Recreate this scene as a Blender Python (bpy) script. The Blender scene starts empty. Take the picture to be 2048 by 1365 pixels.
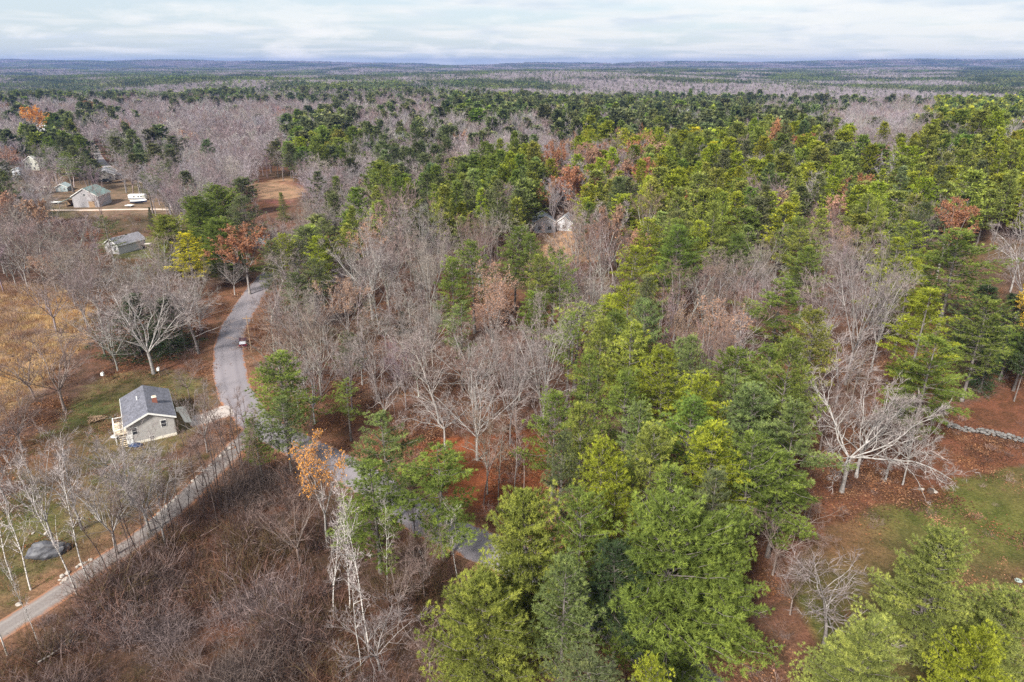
import bpy, math, random
import numpy as np
from mathutils import Vector, noise as mnoise
PI = math.pi
R = math.radians
random.seed(11)
rng = np.random.default_rng(11)
S = bpy.context.scene
COL = S.collection

# ------------------------------------------------------------------ camera
CH, PITCH, FOC = 62.0, R(22.2), 1365.0        # height, pitch down, focal length in photo pixels
cam = bpy.data.cameras.new('camera')
cam.lens = 24.0
cam.sensor_width = 36.0
cam.clip_start = 0.5
cam.clip_end = 60000
co = bpy.data.objects.new('camera', cam)
COL.objects.link(co)
co.location = (0, 0, CH)
co.rotation_euler = (PI / 2 - PITCH, 0, 0)
S.camera = co

# ------------------------------------------------------------------ exposure, sun, sky
S.view_settings.view_transform = 'Standard'
S.view_settings.look = 'None'
S.view_settings.gamma = 1.0
S.view_settings.exposure = 1.5
S.render.engine = 'CYCLES'
S.cycles.max_bounces = 6
S.cycles.diffuse_bounces = 3
S.cycles.glossy_bounces = 2
S.cycles.transmission_bounces = 3
S.cycles.transparent_max_bounces = 4
S.cycles.volume_bounces = 1
S.cycles.use_denoising = False
SUN_EL, SUN_AZ = R(40), R(212)          # azimuth clockwise from +Y
sd = Vector((math.sin(SUN_AZ) * math.cos(SUN_EL), math.cos(SUN_AZ) * math.cos(SUN_EL), math.sin(SUN_EL)))
sun = bpy.data.lights.new('sun', 'SUN')
sun.energy = 3.1
sun.angle = R(9)
sun.color = (1.0, 0.95, 0.87)
so = bpy.data.objects.new('sun', sun)
COL.objects.link(so)
so.location = (0, 0, 200)
so.rotation_euler = sd.to_track_quat('Z', 'Y').to_euler()

W = bpy.data.worlds.new('World')
S.world = W
W.use_nodes = True
nt = W.node_tree
nt.nodes.clear()
def N(tree, typ, **kw):
    n = tree.nodes.new(typ)
    for k, v in kw.items():
        if k.startswith('in_'):
            key = k[3:]
            n.inputs[int(key) if key.isdigit() else key.replace('_', ' ')].default_value = v
        else:
            setattr(n, k, v)
    return n
def L(tree, a, b):
    tree.links.new(a, b)
def ramp(tree, stops, interp='LINEAR'):
    n = tree.nodes.new('ShaderNodeValToRGB')
    n.color_ramp.interpolation = interp
    while len(n.color_ramp.elements) < len(stops):
        n.color_ramp.elements.new(0.5)
    for e, (p, c) in zip(n.color_ramp.elements, stops):
        e.position = p
        e.color = c if len(c) == 4 else (*c, 1)
    return n
def build_sky():
    t = nt
    sky = N(t, 'ShaderNodeTexSky', sky_type='NISHITA', sun_disc=False)
    sky.sun_elevation = SUN_EL
    sky.sun_rotation = SUN_AZ
    sky.air_density = 1.0
    sky.dust_density = 1.2
    sky.ozone_density = 1.5
    geo = N(t, 'ShaderNodeTexCoord')
    sep = N(t, 'ShaderNodeSeparateXYZ')
    L(t, geo.outputs['Generated'], sep.inputs[0])
    zc = N(t, 'ShaderNodeMath', operation='MAXIMUM', in_1=0.0)
    L(t, sep.outputs['Z'], zc.inputs[0])
    zo = N(t, 'ShaderNodeMath', operation='ADD', in_1=0.045)
    L(t, zc.outputs[0], zo.inputs[0])
    dx = N(t, 'ShaderNodeMath', operation='DIVIDE')
    dy = N(t, 'ShaderNodeMath', operation='DIVIDE')
    L(t, sep.outputs['X'], dx.inputs[0]); L(t, zo.outputs[0], dx.inputs[1])
    L(t, sep.outputs['Y'], dy.inputs[0]); L(t, zo.outputs[0], dy.inputs[1])
    cmb = N(t, 'ShaderNodeCombineXYZ')
    L(t, dx.outputs[0], cmb.inputs[0]); L(t, dy.outputs[0], cmb.inputs[1])
    big = N(t, 'ShaderNodeTexNoise', in_Scale=0.22, in_Detail=3.0, in_Roughness=0.5)
    L(t, cmb.outputs[0], big.inputs['Vector'])
    n1 = N(t, 'ShaderNodeTexNoise', in_Scale=0.55, in_Detail=7.0, in_Roughness=0.52, in_Distortion=0.1)
    L(t, cmb.outputs[0], n1.inputs['Vector'])
    # more cloud to the east of the view than to the west
    az = N(t, 'ShaderNodeMapRange', in_1=-0.75, in_2=0.7, in_3=-0.13, in_4=0.15)
    L(t, sep.outputs['X'], az.inputs[0])
    a1 = N(t, 'ShaderNodeMath', operation='ADD')
    L(t, n1.outputs['Fac'], a1.inputs[0]); L(t, az.outputs[0], a1.inputs[1])
    b1 = N(t, 'ShaderNodeMath', operation='MULTIPLY_ADD', in_1=0.5, in_2=-0.25)
    L(t, big.outputs['Fac'], b1.inputs[0])
    a2 = N(t, 'ShaderNodeMath', operation='ADD')
    L(t, a1.outputs[0], a2.inputs[0]); L(t, b1.outputs[0], a2.inputs[1])
    cov = ramp(t, [(0.40, (0, 0, 0)), (0.60, (1, 1, 1))])
    L(t, a2.outputs[0], cov.inputs[0])
    # small puffs low over the horizon, in elevation/azimuth
    cm2 = N(t, 'ShaderNodeCombineXYZ')
    m7 = N(t, 'ShaderNodeMath', operation='MULTIPLY', in_1=3.4)
    L(t, zc.outputs[0], m7.inputs[0])
    L(t, sep.outputs['X'], cm2.inputs[0]); L(t, m7.outputs[0], cm2.inputs[1]); L(t, sep.outputs['Y'], cm2.inputs[2])
    n2 = N(t, 'ShaderNodeTexNoise', in_Scale=6.5, in_Detail=8.0, in_Roughness=0.58)
    L(t, cm2.outputs[0], n2.inputs['Vector'])
    puff = ramp(t, [(0.50, (0, 0, 0)), (0.62, (1, 1, 1))])
    L(t, n2.outputs['Fac'], puff.inputs[0])
    low = N(t, 'ShaderNodeMapRange', in_1=0.0, in_2=0.11, in_3=1.0, in_4=0.0)
    L(t, zc.outputs[0], low.inputs[0])
    pm = N(t, 'ShaderNodeMath', operation='MULTIPLY')
    L(t, puff.outputs[0], pm.inputs[0]); L(t, low.outputs[0], pm.inputs[1])
    # cloud colour: bright tops, blue grey bellies
    n3 = N(t, 'ShaderNodeTexNoise', in_Scale=9.0, in_Detail=5.0)
    m8 = N(t, 'ShaderNodeVectorMath', operation='MULTIPLY', in_1=(1, 2.1, 1))
    L(t, cm2.outputs[0], m8.inputs[0]); L(t, m8.outputs[0], n3.inputs['Vector'])
    cc = ramp(t, [(0.36, (5.3, 5.85, 6.5)), (0.50, (6.9, 7.0, 7.05)), (0.72, (7.4, 7.3, 7.0))])
    L(t, n3.outputs['Fac'], cc.inputs[0])
    thin = N(t, 'ShaderNodeMixRGB', blend_type='MIX', in_0=0.66)      # the high thin veil over all of the sky
    L(t, sky.outputs[0], thin.inputs[1]); thin.inputs[2].default_value = (5.7, 6.5, 7.15, 1)
    mx = N(t, 'ShaderNodeMixRGB', blend_type='MIX')
    cf = N(t, 'ShaderNodeMath', operation='MULTIPLY', in_1=0.75)
    L(t, cov.outputs[0], cf.inputs[0])
    L(t, cf.outputs[0], mx.inputs[0]); L(t, thin.outputs[0], mx.inputs[1]); L(t, cc.outputs[0], mx.inputs[2])
    mx2 = N(t, 'ShaderNodeMixRGB', blend_type='MIX')
    L(t, pm.outputs[0], mx2.inputs[0]); L(t, mx.outputs[0], mx2.inputs[1]); mx2.inputs[2].default_value = (7.7, 7.6, 7.4, 1)
    bg = N(t, 'ShaderNodeBackground', in_Strength=0.05)
    L(t, mx2.outputs[0], bg.inputs[0])
    out = N(t, 'ShaderNodeOutputWorld')
    L(t, bg.outputs[0], out.inputs[0])
build_sky()

# ------------------------------------------------------------------ terrain
def sstep(a, b, x):
    t = np.clip((x - a) / (b - a), 0, 1)
    return t * t * (3 - 2 * t)
WAVES = [(rng.uniform(0, 2 * PI), rng.uniform(0, 2 * PI), wl, am) for wl, am in
         ((420, 2.6), (610, 4.5), (870, 6.5), (1300, 9.0), (2100, 12.0), (3300, 13.0))]
def ter(x, y):
    x = np.asarray(x, float); y = np.asarray(y, float)
    r = np.hypot(x, y)
    z = 17 * np.exp(-((x - 215) / 85) ** 2 - ((y - 330) / 110) ** 2)
    z = z + 6 * np.exp(-((x - 70) / 70) ** 2 - ((y - 330) / 60) ** 2)
    far = sstep(420, 1500, r)
    w = 0
    for d, p, wl, am in WAVES:
        w = w + am * np.sin((x * math.cos(d) + y * math.sin(d)) * 2 * PI / wl + p)
    z = z + far * (w * 0.5 - 6)
    z = z + 80 * np.exp(-((x + 6600) / 4700) ** 2 - ((y - 9000) / 1100) ** 2)
    z = z + 66 * np.exp(-((x - 5400) / 3400) ** 2 - ((y - 9400) / 1000) ** 2)
    z = z + 32 * np.exp(-((y - 9900) / 700) ** 2) * (1 + 0.25 * np.sin(x / 700.) + 0.15 * np.sin(x / 260.))
    return z
def terf(x, y):
    return float(ter(x, y))
def project(x, y, z):
    """world -> photo pixels (2048 x 1365) and depth"""
    c, s = math.cos(PITCH), math.sin(PITCH)
    dz = z - CH
    dep = y * c - dz * s
    up = y * s + dz * c
    dep = np.maximum(dep, 1e-3)
    return 1024 + FOC * x / dep, 682.5 - FOC * up / dep, dep
def at(u, v, h=0.0):
    """the point of the ground (or h above it) that the photo shows at pixel u, v"""
    a, b = (u - 1024) / FOC, -(v - 682.5) / FOC
    c, s = math.cos(PITCH), math.sin(PITCH)
    dx, dy, dz = a, c + b * s, -s + b * c
    t, pt = 5.0, 0.0
    while t < 20000:
        if CH + dz * t <= terf(dx * t, dy * t) + h:
            break
        pt = t
        t *= 1.02
    lo, hi = pt, t
    for _ in range(24):
        m = (lo + hi) / 2
        if CH + dz * m <= terf(dx * m, dy * m) + h:
            hi = m
        else:
            lo = m
    return dx * hi, dy * hi, terf(dx * hi, dy * hi)
def top_height(x, y, v):
    """height above the ground at x, y of what shows at photo row v"""
    b = -(v - 682.5) / FOC
    c, s = math.cos(PITCH), math.sin(PITCH)
    return CH + y * (-s + b * c) / (c + b * s) - terf(x, y)
def inpoly(u, v, poly):
    u = np.asarray(u); v = np.asarray(v)
    res = np.zeros(u.shape, bool)
    n = len(poly)
    for i in range(n):
        x0, y0 = poly[i]; x1, y1 = poly[(i + 1) % n]
        if y0 == y1:
            continue
        c = ((y0 > v) != (y1 > v)) & (u < (x1 - x0) * (v - y0) / (y1 - y0) + x0)
        res ^= c
    return res

# ------------------------------------------------------------------ materials
def mat(name):
    m = bpy.data.materials.new(name)
    m.use_nodes = True
    m.node_tree.nodes.clear()
    return m
def finish(m, shader, disp=None):
    o = m.node_tree.nodes.new('ShaderNodeOutputMaterial')
    L(m.node_tree, shader, o.inputs['Surface'])
def tint_source(t, inst):
    if inst:
        return N(t, 'ShaderNodeAttribute', attribute_type='INSTANCER', attribute_name='tint').outputs['Color']
    return N(t, 'ShaderNodeObjectInfo').outputs['Color']
def foliage_mat(name, inst=False, transl=0.32, lo=0.26, hi=2.0, warm=(1.22, 1.1, 0.85)):  # default needle range: natural variance, also deepens crown shade and lifts highlights by colour
    m = mat(name); t = m.node_tree
    base = tint_source(t, inst)
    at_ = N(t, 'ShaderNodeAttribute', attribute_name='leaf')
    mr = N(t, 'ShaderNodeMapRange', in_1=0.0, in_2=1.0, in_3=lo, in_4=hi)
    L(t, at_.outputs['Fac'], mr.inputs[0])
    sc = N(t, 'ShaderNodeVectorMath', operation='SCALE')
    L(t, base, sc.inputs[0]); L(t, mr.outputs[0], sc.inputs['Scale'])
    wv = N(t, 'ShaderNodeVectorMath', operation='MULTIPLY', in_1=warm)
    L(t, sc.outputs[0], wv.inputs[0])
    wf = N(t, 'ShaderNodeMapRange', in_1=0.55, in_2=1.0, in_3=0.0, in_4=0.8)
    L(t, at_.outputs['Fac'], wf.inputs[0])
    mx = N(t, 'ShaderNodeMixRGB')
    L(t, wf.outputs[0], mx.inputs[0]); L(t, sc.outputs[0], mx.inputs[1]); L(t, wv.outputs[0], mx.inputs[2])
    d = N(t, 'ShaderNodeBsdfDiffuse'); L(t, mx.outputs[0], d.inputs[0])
    tr = N(t, 'ShaderNodeBsdfTranslucent'); L(t, mx.outputs[0], tr.inputs[0])
    ms = N(t, 'ShaderNodeMixShader', in_0=transl)
    L(t, d.outputs[0], ms.inputs[1]); L(t, tr.outputs[0], ms.inputs[2])
    finish(m, ms.outputs[0])
    return m
def bark_mat(name, inst=False, fixed=None, spots=None, scale=2.5):
    m = mat(name); t = m.node_tree
    if fixed is not None:
        base = N(t, 'ShaderNodeRGB').outputs[0]; base.default_value = (*fixed, 1)
    else:
        base = tint_source(t, inst)
    tc = N(t, 'ShaderNodeTexCoord')
    no = N(t, 'ShaderNodeTexNoise', in_Scale=scale, in_Detail=4.0, in_Roughness=0.65)
    L(t, tc.outputs['Object'], no.inputs['Vector'])
    r = ramp(t, [(0.36, (0.6, 0.58, 0.56)), (0.62, (1.25, 1.25, 1.25))])
    L(t, no.outputs['Fac'], r.inputs[0])
    mu = N(t, 'ShaderNodeMixRGB', blend_type='MULTIPLY', in_0=1.0)
    L(t, base, mu.inputs[1]); L(t, r.outputs[0], mu.inputs[2])
    last = mu.outputs[0]
    if spots:
        n2 = N(t, 'ShaderNodeTexNoise', in_Scale=1.7, in_Detail=3.0)
        mp = N(t, 'ShaderNodeMapping'); mp.inputs['Scale'].default_value = (1, 1, 3.5)
        L(t, tc.outputs['Object'], mp.inputs[0]); L(t, mp.outputs[0], n2.inputs['Vector'])
        r2 = ramp(t, [(0.56, (0, 0, 0)), (0.62, (1, 1, 1))])
        L(t, n2.outputs['Fac'], r2.inputs[0])
        mx = N(t, 'ShaderNodeMixRGB'); mx.inputs[2].default_value = (*spots, 1)
        L(t, r2.outputs[0], mx.inputs[0]); L(t, last, mx.inputs[1])
        last = mx.outputs[0]
    d = N(t, 'ShaderNodeBsdfDiffuse'); L(t, last, d.inputs[0])
    finish(m, d.outputs[0])
    return m
def paint_mat(name, col, rough=0.6, metal=0.0, var=0.15, scale=3.0, bump=0.0, stretch=(1, 1, 1)):
    m = mat(name); t = m.node_tree
    tc = N(t, 'ShaderNodeTexCoord')
    mp = N(t, 'ShaderNodeMapping'); mp.inputs['Scale'].default_value = stretch
    L(t, tc.outputs['Object'], mp.inputs[0])
    no = N(t, 'ShaderNodeTexNoise', in_Scale=scale, in_Detail=5.0, in_Roughness=0.65)
    L(t, mp.outputs[0], no.inputs['Vector'])
    mr = N(t, 'ShaderNodeMapRange', in_1=0.3, in_2=0.7, in_3=1 - var, in_4=1 + var)
    L(t, no.outputs['Fac'], mr.inputs[0])
    sc = N(t, 'ShaderNodeVectorMath', operation='SCALE'); sc.inputs[0].default_value = col
    L(t, mr.outputs[0], sc.inputs['Scale'])
    p = N(t, 'ShaderNodeBsdfPrincipled', in_Roughness=rough, in_Metallic=metal)
    L(t, sc.outputs[0], p.inputs['Base Color'])
    if bump:
        b = N(t, 'ShaderNodeBump', in_Strength=bump, in_Distance=0.05)
        L(t, no.outputs['Fac'], b.inputs['Height']); L(t, b.outputs[0], p.inputs['Normal'])
    finish(m, p.outputs[0])
    return m
M = {}
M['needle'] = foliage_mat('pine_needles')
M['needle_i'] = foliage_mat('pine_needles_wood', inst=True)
M['leaf'] = foliage_mat('dry_leaves', lo=0.6, hi=1.3, warm=(1.1, 1.0, 0.9))
M['leaf_i'] = foliage_mat('dry_leaves_wood', inst=True, lo=0.6, hi=1.3, warm=(1.1, 1.0, 0.9))
M['pinebark'] = bark_mat('pine_bark', fixed=(0.17, 0.15, 0.14))
M['twig'] = bark_mat('bare_bark')
M['twig_i'] = bark_mat('bare_bark_wood', inst=True)
M['twig_f'] = bark_mat('brown_twigs', fixed=(0.32, 0.25, 0.225))
M['birch'] = bark_mat('birch_bark', spots=(0.07, 0.06, 0.055))

# ------------------------------------------------------------------ numpy mesh builder
class MB:
    def __init__(s):
        s.v = []; s.f = {3: [], 4: []}; s.m = {3: [], 4: []}; s.a = []; s.n = 0
    def add(s, v, f, mi=0, leaf=0.5):
        v = np.asarray(v, np.float32).reshape(-1, 3); f = np.asarray(f, np.int32)
        k = f.shape[1]
        s.f[k].append(f + s.n); s.m[k].append(np.full(len(f), mi, np.int32))
        s.v.append(v); s.a.append(np.broadcast_to(np.asarray(leaf, np.float32), (len(v),)))
        s.n += len(v)
    def mesh(s, name, mats, smooth=False):
        me = bpy.data.meshes.new(name)
        v = np.concatenate(s.v)
        f3 = np.concatenate(s.f[3]) if s.f[3] else np.zeros((0, 3), np.int32)
        f4 = np.concatenate(s.f[4]) if s.f[4] else np.zeros((0, 4), np.int32)
        mi = np.concatenate([x for k in (3, 4) for x in s.m[k]])
        me.vertices.add(len(v)); me.vertices.foreach_set('co', v.ravel())
        me.loops.add(f3.size + f4.size)
        me.loops.foreach_set('vertex_index', np.concatenate([f3.ravel(), f4.ravel()]))
        me.polygons.add(len(f3) + len(f4))
        st = np.concatenate([np.arange(len(f3)) * 3, f3.size + np.arange(len(f4)) * 4]).astype(np.int32)
        me.polygons.foreach_set('loop_start', st)
        me.polygons.foreach_set('material_index', mi)
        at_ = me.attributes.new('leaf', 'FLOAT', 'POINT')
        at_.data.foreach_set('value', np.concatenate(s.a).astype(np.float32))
        for m in mats:
            me.materials.append(m)
        me.update(calc_edges=True)
        if smooth:
            me.polygons.foreach_set('use_smooth', np.ones(len(me.polygons), bool))
        return me
def unit(a):
    return a / np.maximum(np.linalg.norm(a, axis=-1, keepdims=True), 1e-6)
def perp(d):
    ref = np.where(np.abs(d[:, 2:3]) > 0.9, np.array([[1., 0, 0]]), np.array([[0, 0, 1.]]))
    return unit(np.cross(d, ref))
def tubes(mb, segs, k=4, mi=0):
    if not len(segs):
        return
    s = np.asarray(segs, np.float64)
    p0, p1, r0, r1 = s[:, 0:3], s[:, 3:6], s[:, 6], s[:, 7]
    d = unit(p1 - p0); a = perp(d); b = np.cross(d, a)
    an = np.arange(k) * 2 * PI / k
    ring = np.cos(an)[None, :, None] * a[:, None, :] + np.sin(an)[None, :, None] * b[:, None, :]
    v = np.concatenate([p0[:, None] + ring * r0[:, None, None], p1[:, None] + ring * r1[:, None, None]], 1)
    i = np.arange(k); j = (i + 1) % k
    f = np.stack([i, j, j + k, i + k], 1)
    f = (np.arange(len(s)) * 2 * k)[:, None, None] + f[None]
    mb.add(v.reshape(-1, 3), f.reshape(-1, 4), mi)
def blades(mb, p, d, ln, w, mi=0, leaf=0.5, g=None, flat=None):
    g = g or rng
    n = len(p)
    if not n:
        return
    d = unit(d)
    a = perp(d); b = np.cross(d, a)
    th = g.uniform(0, PI, n)[:, None] if flat is None else g.normal(0, flat, n)[:, None]
    side = np.cos(th) * a + np.sin(th) * b
    ln = np.broadcast_to(ln, (n,))[:, None]; w = np.broadcast_to(w, (n,))[:, None]
    v = np.stack([p - side * w * 0.5, p + side * w * 0.5, p + d * ln], 1)
    lf = np.repeat(np.broadcast_to(leaf, (n,)), 3)
    mb.add(v.reshape(-1, 3), np.arange(3 * n).reshape(-1, 3), mi, lf)

# ------------------------------------------------------------------ tree shapes
def pine_shape(seed, H=22., Rr=5., cs=0.35, cone=0.5, droop=0., whorl=0.72, nl=6, bstep=0.55, tstep=0.32,
               tl=0.38, tw=0.058, nb=16, tk=5, tr=0.26, gaps=0.12, lean=0.3, plume=0.14):
    g = np.random.default_rng(seed)
    tp, td, tv, segs, trunk = [], [], [], [], []
    ax = np.array([g.normal(0, lean), g.normal(0, lean)])
    def axis(z):
        t = z / H
        return np.array([ax[0] * t * t, ax[1] * t * t, z])
    nseg = 9
    for i in range(nseg):
        z0, z1 = H * i / nseg, H * (i + 1) / nseg
        flare = 1.35 if i == 0 else 1.0
        trunk.append([*axis(z0), *axis(z1), tr * flare * (1 - 0.9 * i / nseg), tr * (1 - 0.9 * (i + 1) / nseg)])
    z = cs * H
    ph = g.uniform(0, 6, 3)
    if cs > 0.2:                        # dead stubs on the bare stem
        for zz in g.uniform(0.12 * H, cs * H, 9):
            az = g.uniform(0, 2 * PI); l = g.uniform(0.6, 2.2)
            a0 = axis(zz)
            segs.append([*a0, *(a0 + np.array([math.cos(az) * l, math.sin(az) * l, g.uniform(-.2, .5)])), 0.04, 0.015])
    while z < H * 0.985:
        t = (z - cs * H) / (H - cs * H)
        prof = cone * (1 - t) + (1 - cone) * math.sqrt(max(0, 1 - t ** 2.6))
        prof *= min(1, 0.6 + 1.8 * t) if cs > 0.2 else 1
        az0 = g.uniform(0, 2 * PI)
        for k in range(nl):
            if g.random() < gaps:
                continue
            az = az0 + k * 2 * PI / nl + g.normal(0, 0.22)
            lob = 1 + 0.2 * math.sin(2 * az + ph[0] + z * 0.25) + 0.14 * math.sin(3 * az + ph[1] - z * 0.4)
            ll = max(0.5, Rr * prof * lob * g.uniform(0.55, 1.16))
            el = R(4 + 48 * t ** 1.6 + g.normal(0, 5) - droop)
            base = axis(z + g.uniform(-.15, .15))
            hd = np.array([math.cos(az), math.sin(az), 0])
            cu = plume * ll if droop < 5 else -0.05 * ll
            sN = 5
            ss = np.linspace(0, 1, sN + 1)
            wob = g.normal(0, 0.04 * ll, sN + 1); wob[0] = 0
            sd_ = np.array([-hd[1], hd[0], 0])
            pts = base[None] + hd[None] * (ss * ll * math.cos(el))[:, None] + sd_[None] * wob[:, None]
            pts[:, 2] += ss * ll * math.sin(el) + cu * ss ** 2
            r0 = 0.018 + 0.011 * ll
            for i in range(sN):
                segs.append([*pts[i], *pts[i + 1], r0 * (1 - .17 * i), r0 * (1 - .17 * (i + 1))])
            nbp = max(2, int(ll * 0.8 / bstep))
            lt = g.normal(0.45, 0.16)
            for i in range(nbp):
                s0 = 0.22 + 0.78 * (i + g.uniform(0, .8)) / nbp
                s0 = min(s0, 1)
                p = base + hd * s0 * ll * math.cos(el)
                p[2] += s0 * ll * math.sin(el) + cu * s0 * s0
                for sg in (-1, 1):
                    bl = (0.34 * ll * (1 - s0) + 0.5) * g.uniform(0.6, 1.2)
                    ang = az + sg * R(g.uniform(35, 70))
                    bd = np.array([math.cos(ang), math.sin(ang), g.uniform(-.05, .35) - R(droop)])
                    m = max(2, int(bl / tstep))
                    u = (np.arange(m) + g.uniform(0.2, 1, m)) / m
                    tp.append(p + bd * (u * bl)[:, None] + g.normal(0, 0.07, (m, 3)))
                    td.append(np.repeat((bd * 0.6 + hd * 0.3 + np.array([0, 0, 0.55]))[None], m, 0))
                    tv.append(lt - .14 + .26 * s0 + .16 * u + g.normal(0, 0.06))  # lighter outwards: young growth, plus crown highlights and inner shade put into the colour
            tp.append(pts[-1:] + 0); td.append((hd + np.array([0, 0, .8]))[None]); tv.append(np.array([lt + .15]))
        z += whorl * g.uniform(0.7, 1.3) * (1 - 0.35 * t)
    top = axis(H)
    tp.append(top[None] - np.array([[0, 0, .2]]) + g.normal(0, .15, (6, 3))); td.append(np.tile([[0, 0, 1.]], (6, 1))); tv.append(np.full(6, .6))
    P, D, V = np.concatenate(tp), unit(np.concatenate(td)), np.concatenate(tv)
    n = len(P)
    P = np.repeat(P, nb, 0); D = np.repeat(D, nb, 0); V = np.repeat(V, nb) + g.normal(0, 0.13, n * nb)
    D = D + g.normal(0, 0.62, D.shape)
    crown, wood = MB(), MB()
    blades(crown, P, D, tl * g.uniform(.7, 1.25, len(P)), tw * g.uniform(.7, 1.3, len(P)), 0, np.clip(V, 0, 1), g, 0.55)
    tubes(wood, trunk, tk, 0)
    tubes(wood, segs, 3, 0)
    return crown, wood
def bare_shape(seed, H=17., mode='vase', bole=0.35, leaders=4, spread=24, n1=7, n2=6, n3=5, wig=0.12, tr=0.22, twig=0.024,
               la=0.34, lb=0.5, tl=1.0, leaves=0, leafsize=0.2, up=0.09, ang=(18, 46), leaftop=0.0, tk=5, l2=0.42):
    g = random.Random(seed); ng = np.random.default_rng(seed)
    big, small, tips = [], [], []
    UP = Vector((0, 0, 1))
    def rv():
        return Vector((g.gauss(0, 1), g.gauss(0, 1), g.gauss(0, 1)))
    def rot(d, a):
        q = d.orthogonal().normalized(); q.rotate(__import__('mathutils').Quaternion(d, g.uniform(0, 2 * PI)))
        return (d * math.cos(a) + q * math.sin(a)).normalized()
    def path(p, d, ln, r0, r1, n, w, upw, out):
        pts = [(p.copy(), d.copy(), r0)]
        for i in range(n):
            d = (d + rv() * w + UP * upw).normalized()
            q = p + d * (ln / n)
            ra = r0 + (r1 - r0) * i / n; rb = r0 + (r1 - r0) * (i + 1) / n
            out.append([*p, *q, ra, rb])
            p = q
            pts.append((p.copy(), d.copy(), rb))
        return pts
    def twigs(pts, n, ln):
        for _ in range(n):
            p, d, r = pts[g.randint(max(0, len(pts) // 3), len(pts) - 1)]
            dd = rot(d, R(g.uniform(15, 65))) + UP * 0.12
            tips.append([*p, *dd, ln * g.uniform(.5, 1.2)])
    def branch(p, d, ln, r, lev):
        if lev == 2:
            pts = path(p, d, ln, r, twig * 0.5, 3, wig * 1.3, up, small)
            twigs(pts, n3, tl)
            return
        pts = path(p, d, ln, r, max(r * 0.25, twig * .6), 5, wig, up, big if r > 0.03 else small)
        for i in range(n2):
            k = g.uniform(0.22, 1)
            p2, d2, r2 = pts[min(5, int(k * 5.99))]
            branch(p2, rot(d2, R(g.uniform(*ang))), ln * l2 * g.uniform(.6, 1.2) * (1.15 - .45 * k), max(r2 * 0.55, twig * .7), 2)
    def stem(p, d, ln, r, start, top_r, n_limbs, lfac):
        pts = path(p, d, ln, r, top_r, 8, wig * 0.5, up * 0.6, big)
        for i in range(n_limbs):
            k = start + (1 - start) * (i + g.random()) / n_limbs
            p2, d2, r2 = pts[min(8, int(k * 8.99))]
            branch(p2, rot(d2, R(g.uniform(*ang))), lfac * H * (1.2 - 0.75 * k) * g.uniform(.7, 1.2), max(r2 * 0.6, 0.025), 1)
    if mode == 'mono':
        stem(Vector((0, 0, 0)), (UP + rv() * 0.03).normalized(), H * 0.97, tr, bole, 0.03, n1, la)
    else:
        pts = path(Vector((0, 0, 0)), (UP + rv() * 0.015).normalized(), H * bole, tr, tr * 0.8, 4, 0.025, 0.02, big)
        p, d, r = pts[-1]
        a0 = g.uniform(0, 2 * PI)
        for k in range(leaders):
            a = a0 + k * 2 * PI / leaders + g.uniform(-.4, .4)
            sp = R(spread * g.uniform(0.5, 1.3))
            dd = Vector((math.cos(a) * math.sin(sp), math.sin(a) * math.sin(sp), math.cos(sp)))
            stem(p, dd, H * (1 - bole) * g.uniform(.8, 1.02), r * 0.55, 0.12, 0.03, n1, la)
    big[0][6] *= 1.35
    wood, crown = MB(), MB()
    tubes(wood, big, tk, 0)
    tubes(crown, small, 3, 0)
    T = np.array(tips)
    blades(crown, T[:, :3], T[:, 3:6] + ng.normal(0, .1, (len(T), 3)), T[:, 6], twig * 1.6, 0, 0.5, ng)
    # a second fork on every twig
    P2 = T[:, :3] + unit(T[:, 3:6]) * T[:, 6:7] * 0.45
    blades(crown, P2, unit(T[:, 3:6]) + ng.normal(0, .45, (len(T), 3)), T[:, 6] * 0.6, twig * 1.2, 0, 0.5, ng)
    if leaves:
        zt = T[:, 2] / H
        keep = zt >= leaftop
        Q = np.repeat(T[keep], leaves, 0)
        pos = Q[:, :3] + unit(Q[:, 3:6]) * (Q[:, 6] * ng.uniform(0, 1, len(Q)))[:, None] + ng.normal(0, .12, (len(Q), 3))
        blades(crown, pos, ng.normal(0, 1, (len(Q), 3)), leafsize * ng.uniform(.7, 1.3, len(Q)), leafsize * 0.8, 1, np.clip(ng.normal(.5, .22, len(Q)), 0, 1), ng)
    return crown, wood

# kinds of tree: name -> list of (crown mesh, wood mesh, height, radius) for each level of detail
KIT = {}
def kit(key, maker, mats_c, mats_w, seeds, H, rad, **kw):
    out = []
    for s in seeds:
        c, w = maker(s, H=H, **kw)
        out.append((c.mesh(key + '_crown', mats_c), w.mesh(key + '_trunk', mats_w), H, rad))
    KIT[key] = out
nm, tm, bm_, lm = M['needle'], M['twig'], M['birch'], M['leaf']
pb = M['pinebark']
kit('pine0', pine_shape, [nm], [pb], (1, 2, 3, 4, 5), 22., 4.6, Rr=5.2, cs=0.34, cone=0.42, whorl=1.0, gaps=.14, plume=.1)
kit('wide0', pine_shape, [nm], [pb], (11, 12, 13), 21., 7.0, Rr=7.4, cs=0.14, cone=0.4, nl=7, tl=0.40, tw=.056, nb=19, gaps=0.08, bstep=.5, whorl=.85)
kit('airy0', pine_shape, [nm], [pb], (15, 16), 20., 4.0, Rr=4.6, cs=0.42, cone=0.35, nl=4, gaps=0.3, plume=0.05, whorl=1.1)
kit('tier0', pine_shape, [nm], [pb], (17, 18, 19), 24., 6.0, Rr=6.6, cs=0.28, cone=0.55, nl=5, gaps=0.22, whorl=1.5, plume=0.02, bstep=0.42, tstep=.26)
kit('hem0', pine_shape, [nm], [pb], (21, 22), 15., 3.6, Rr=4.2, cs=0.04, cone=0.9, droop=10, whorl=0.55, tl=0.34, nb=9)
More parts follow.
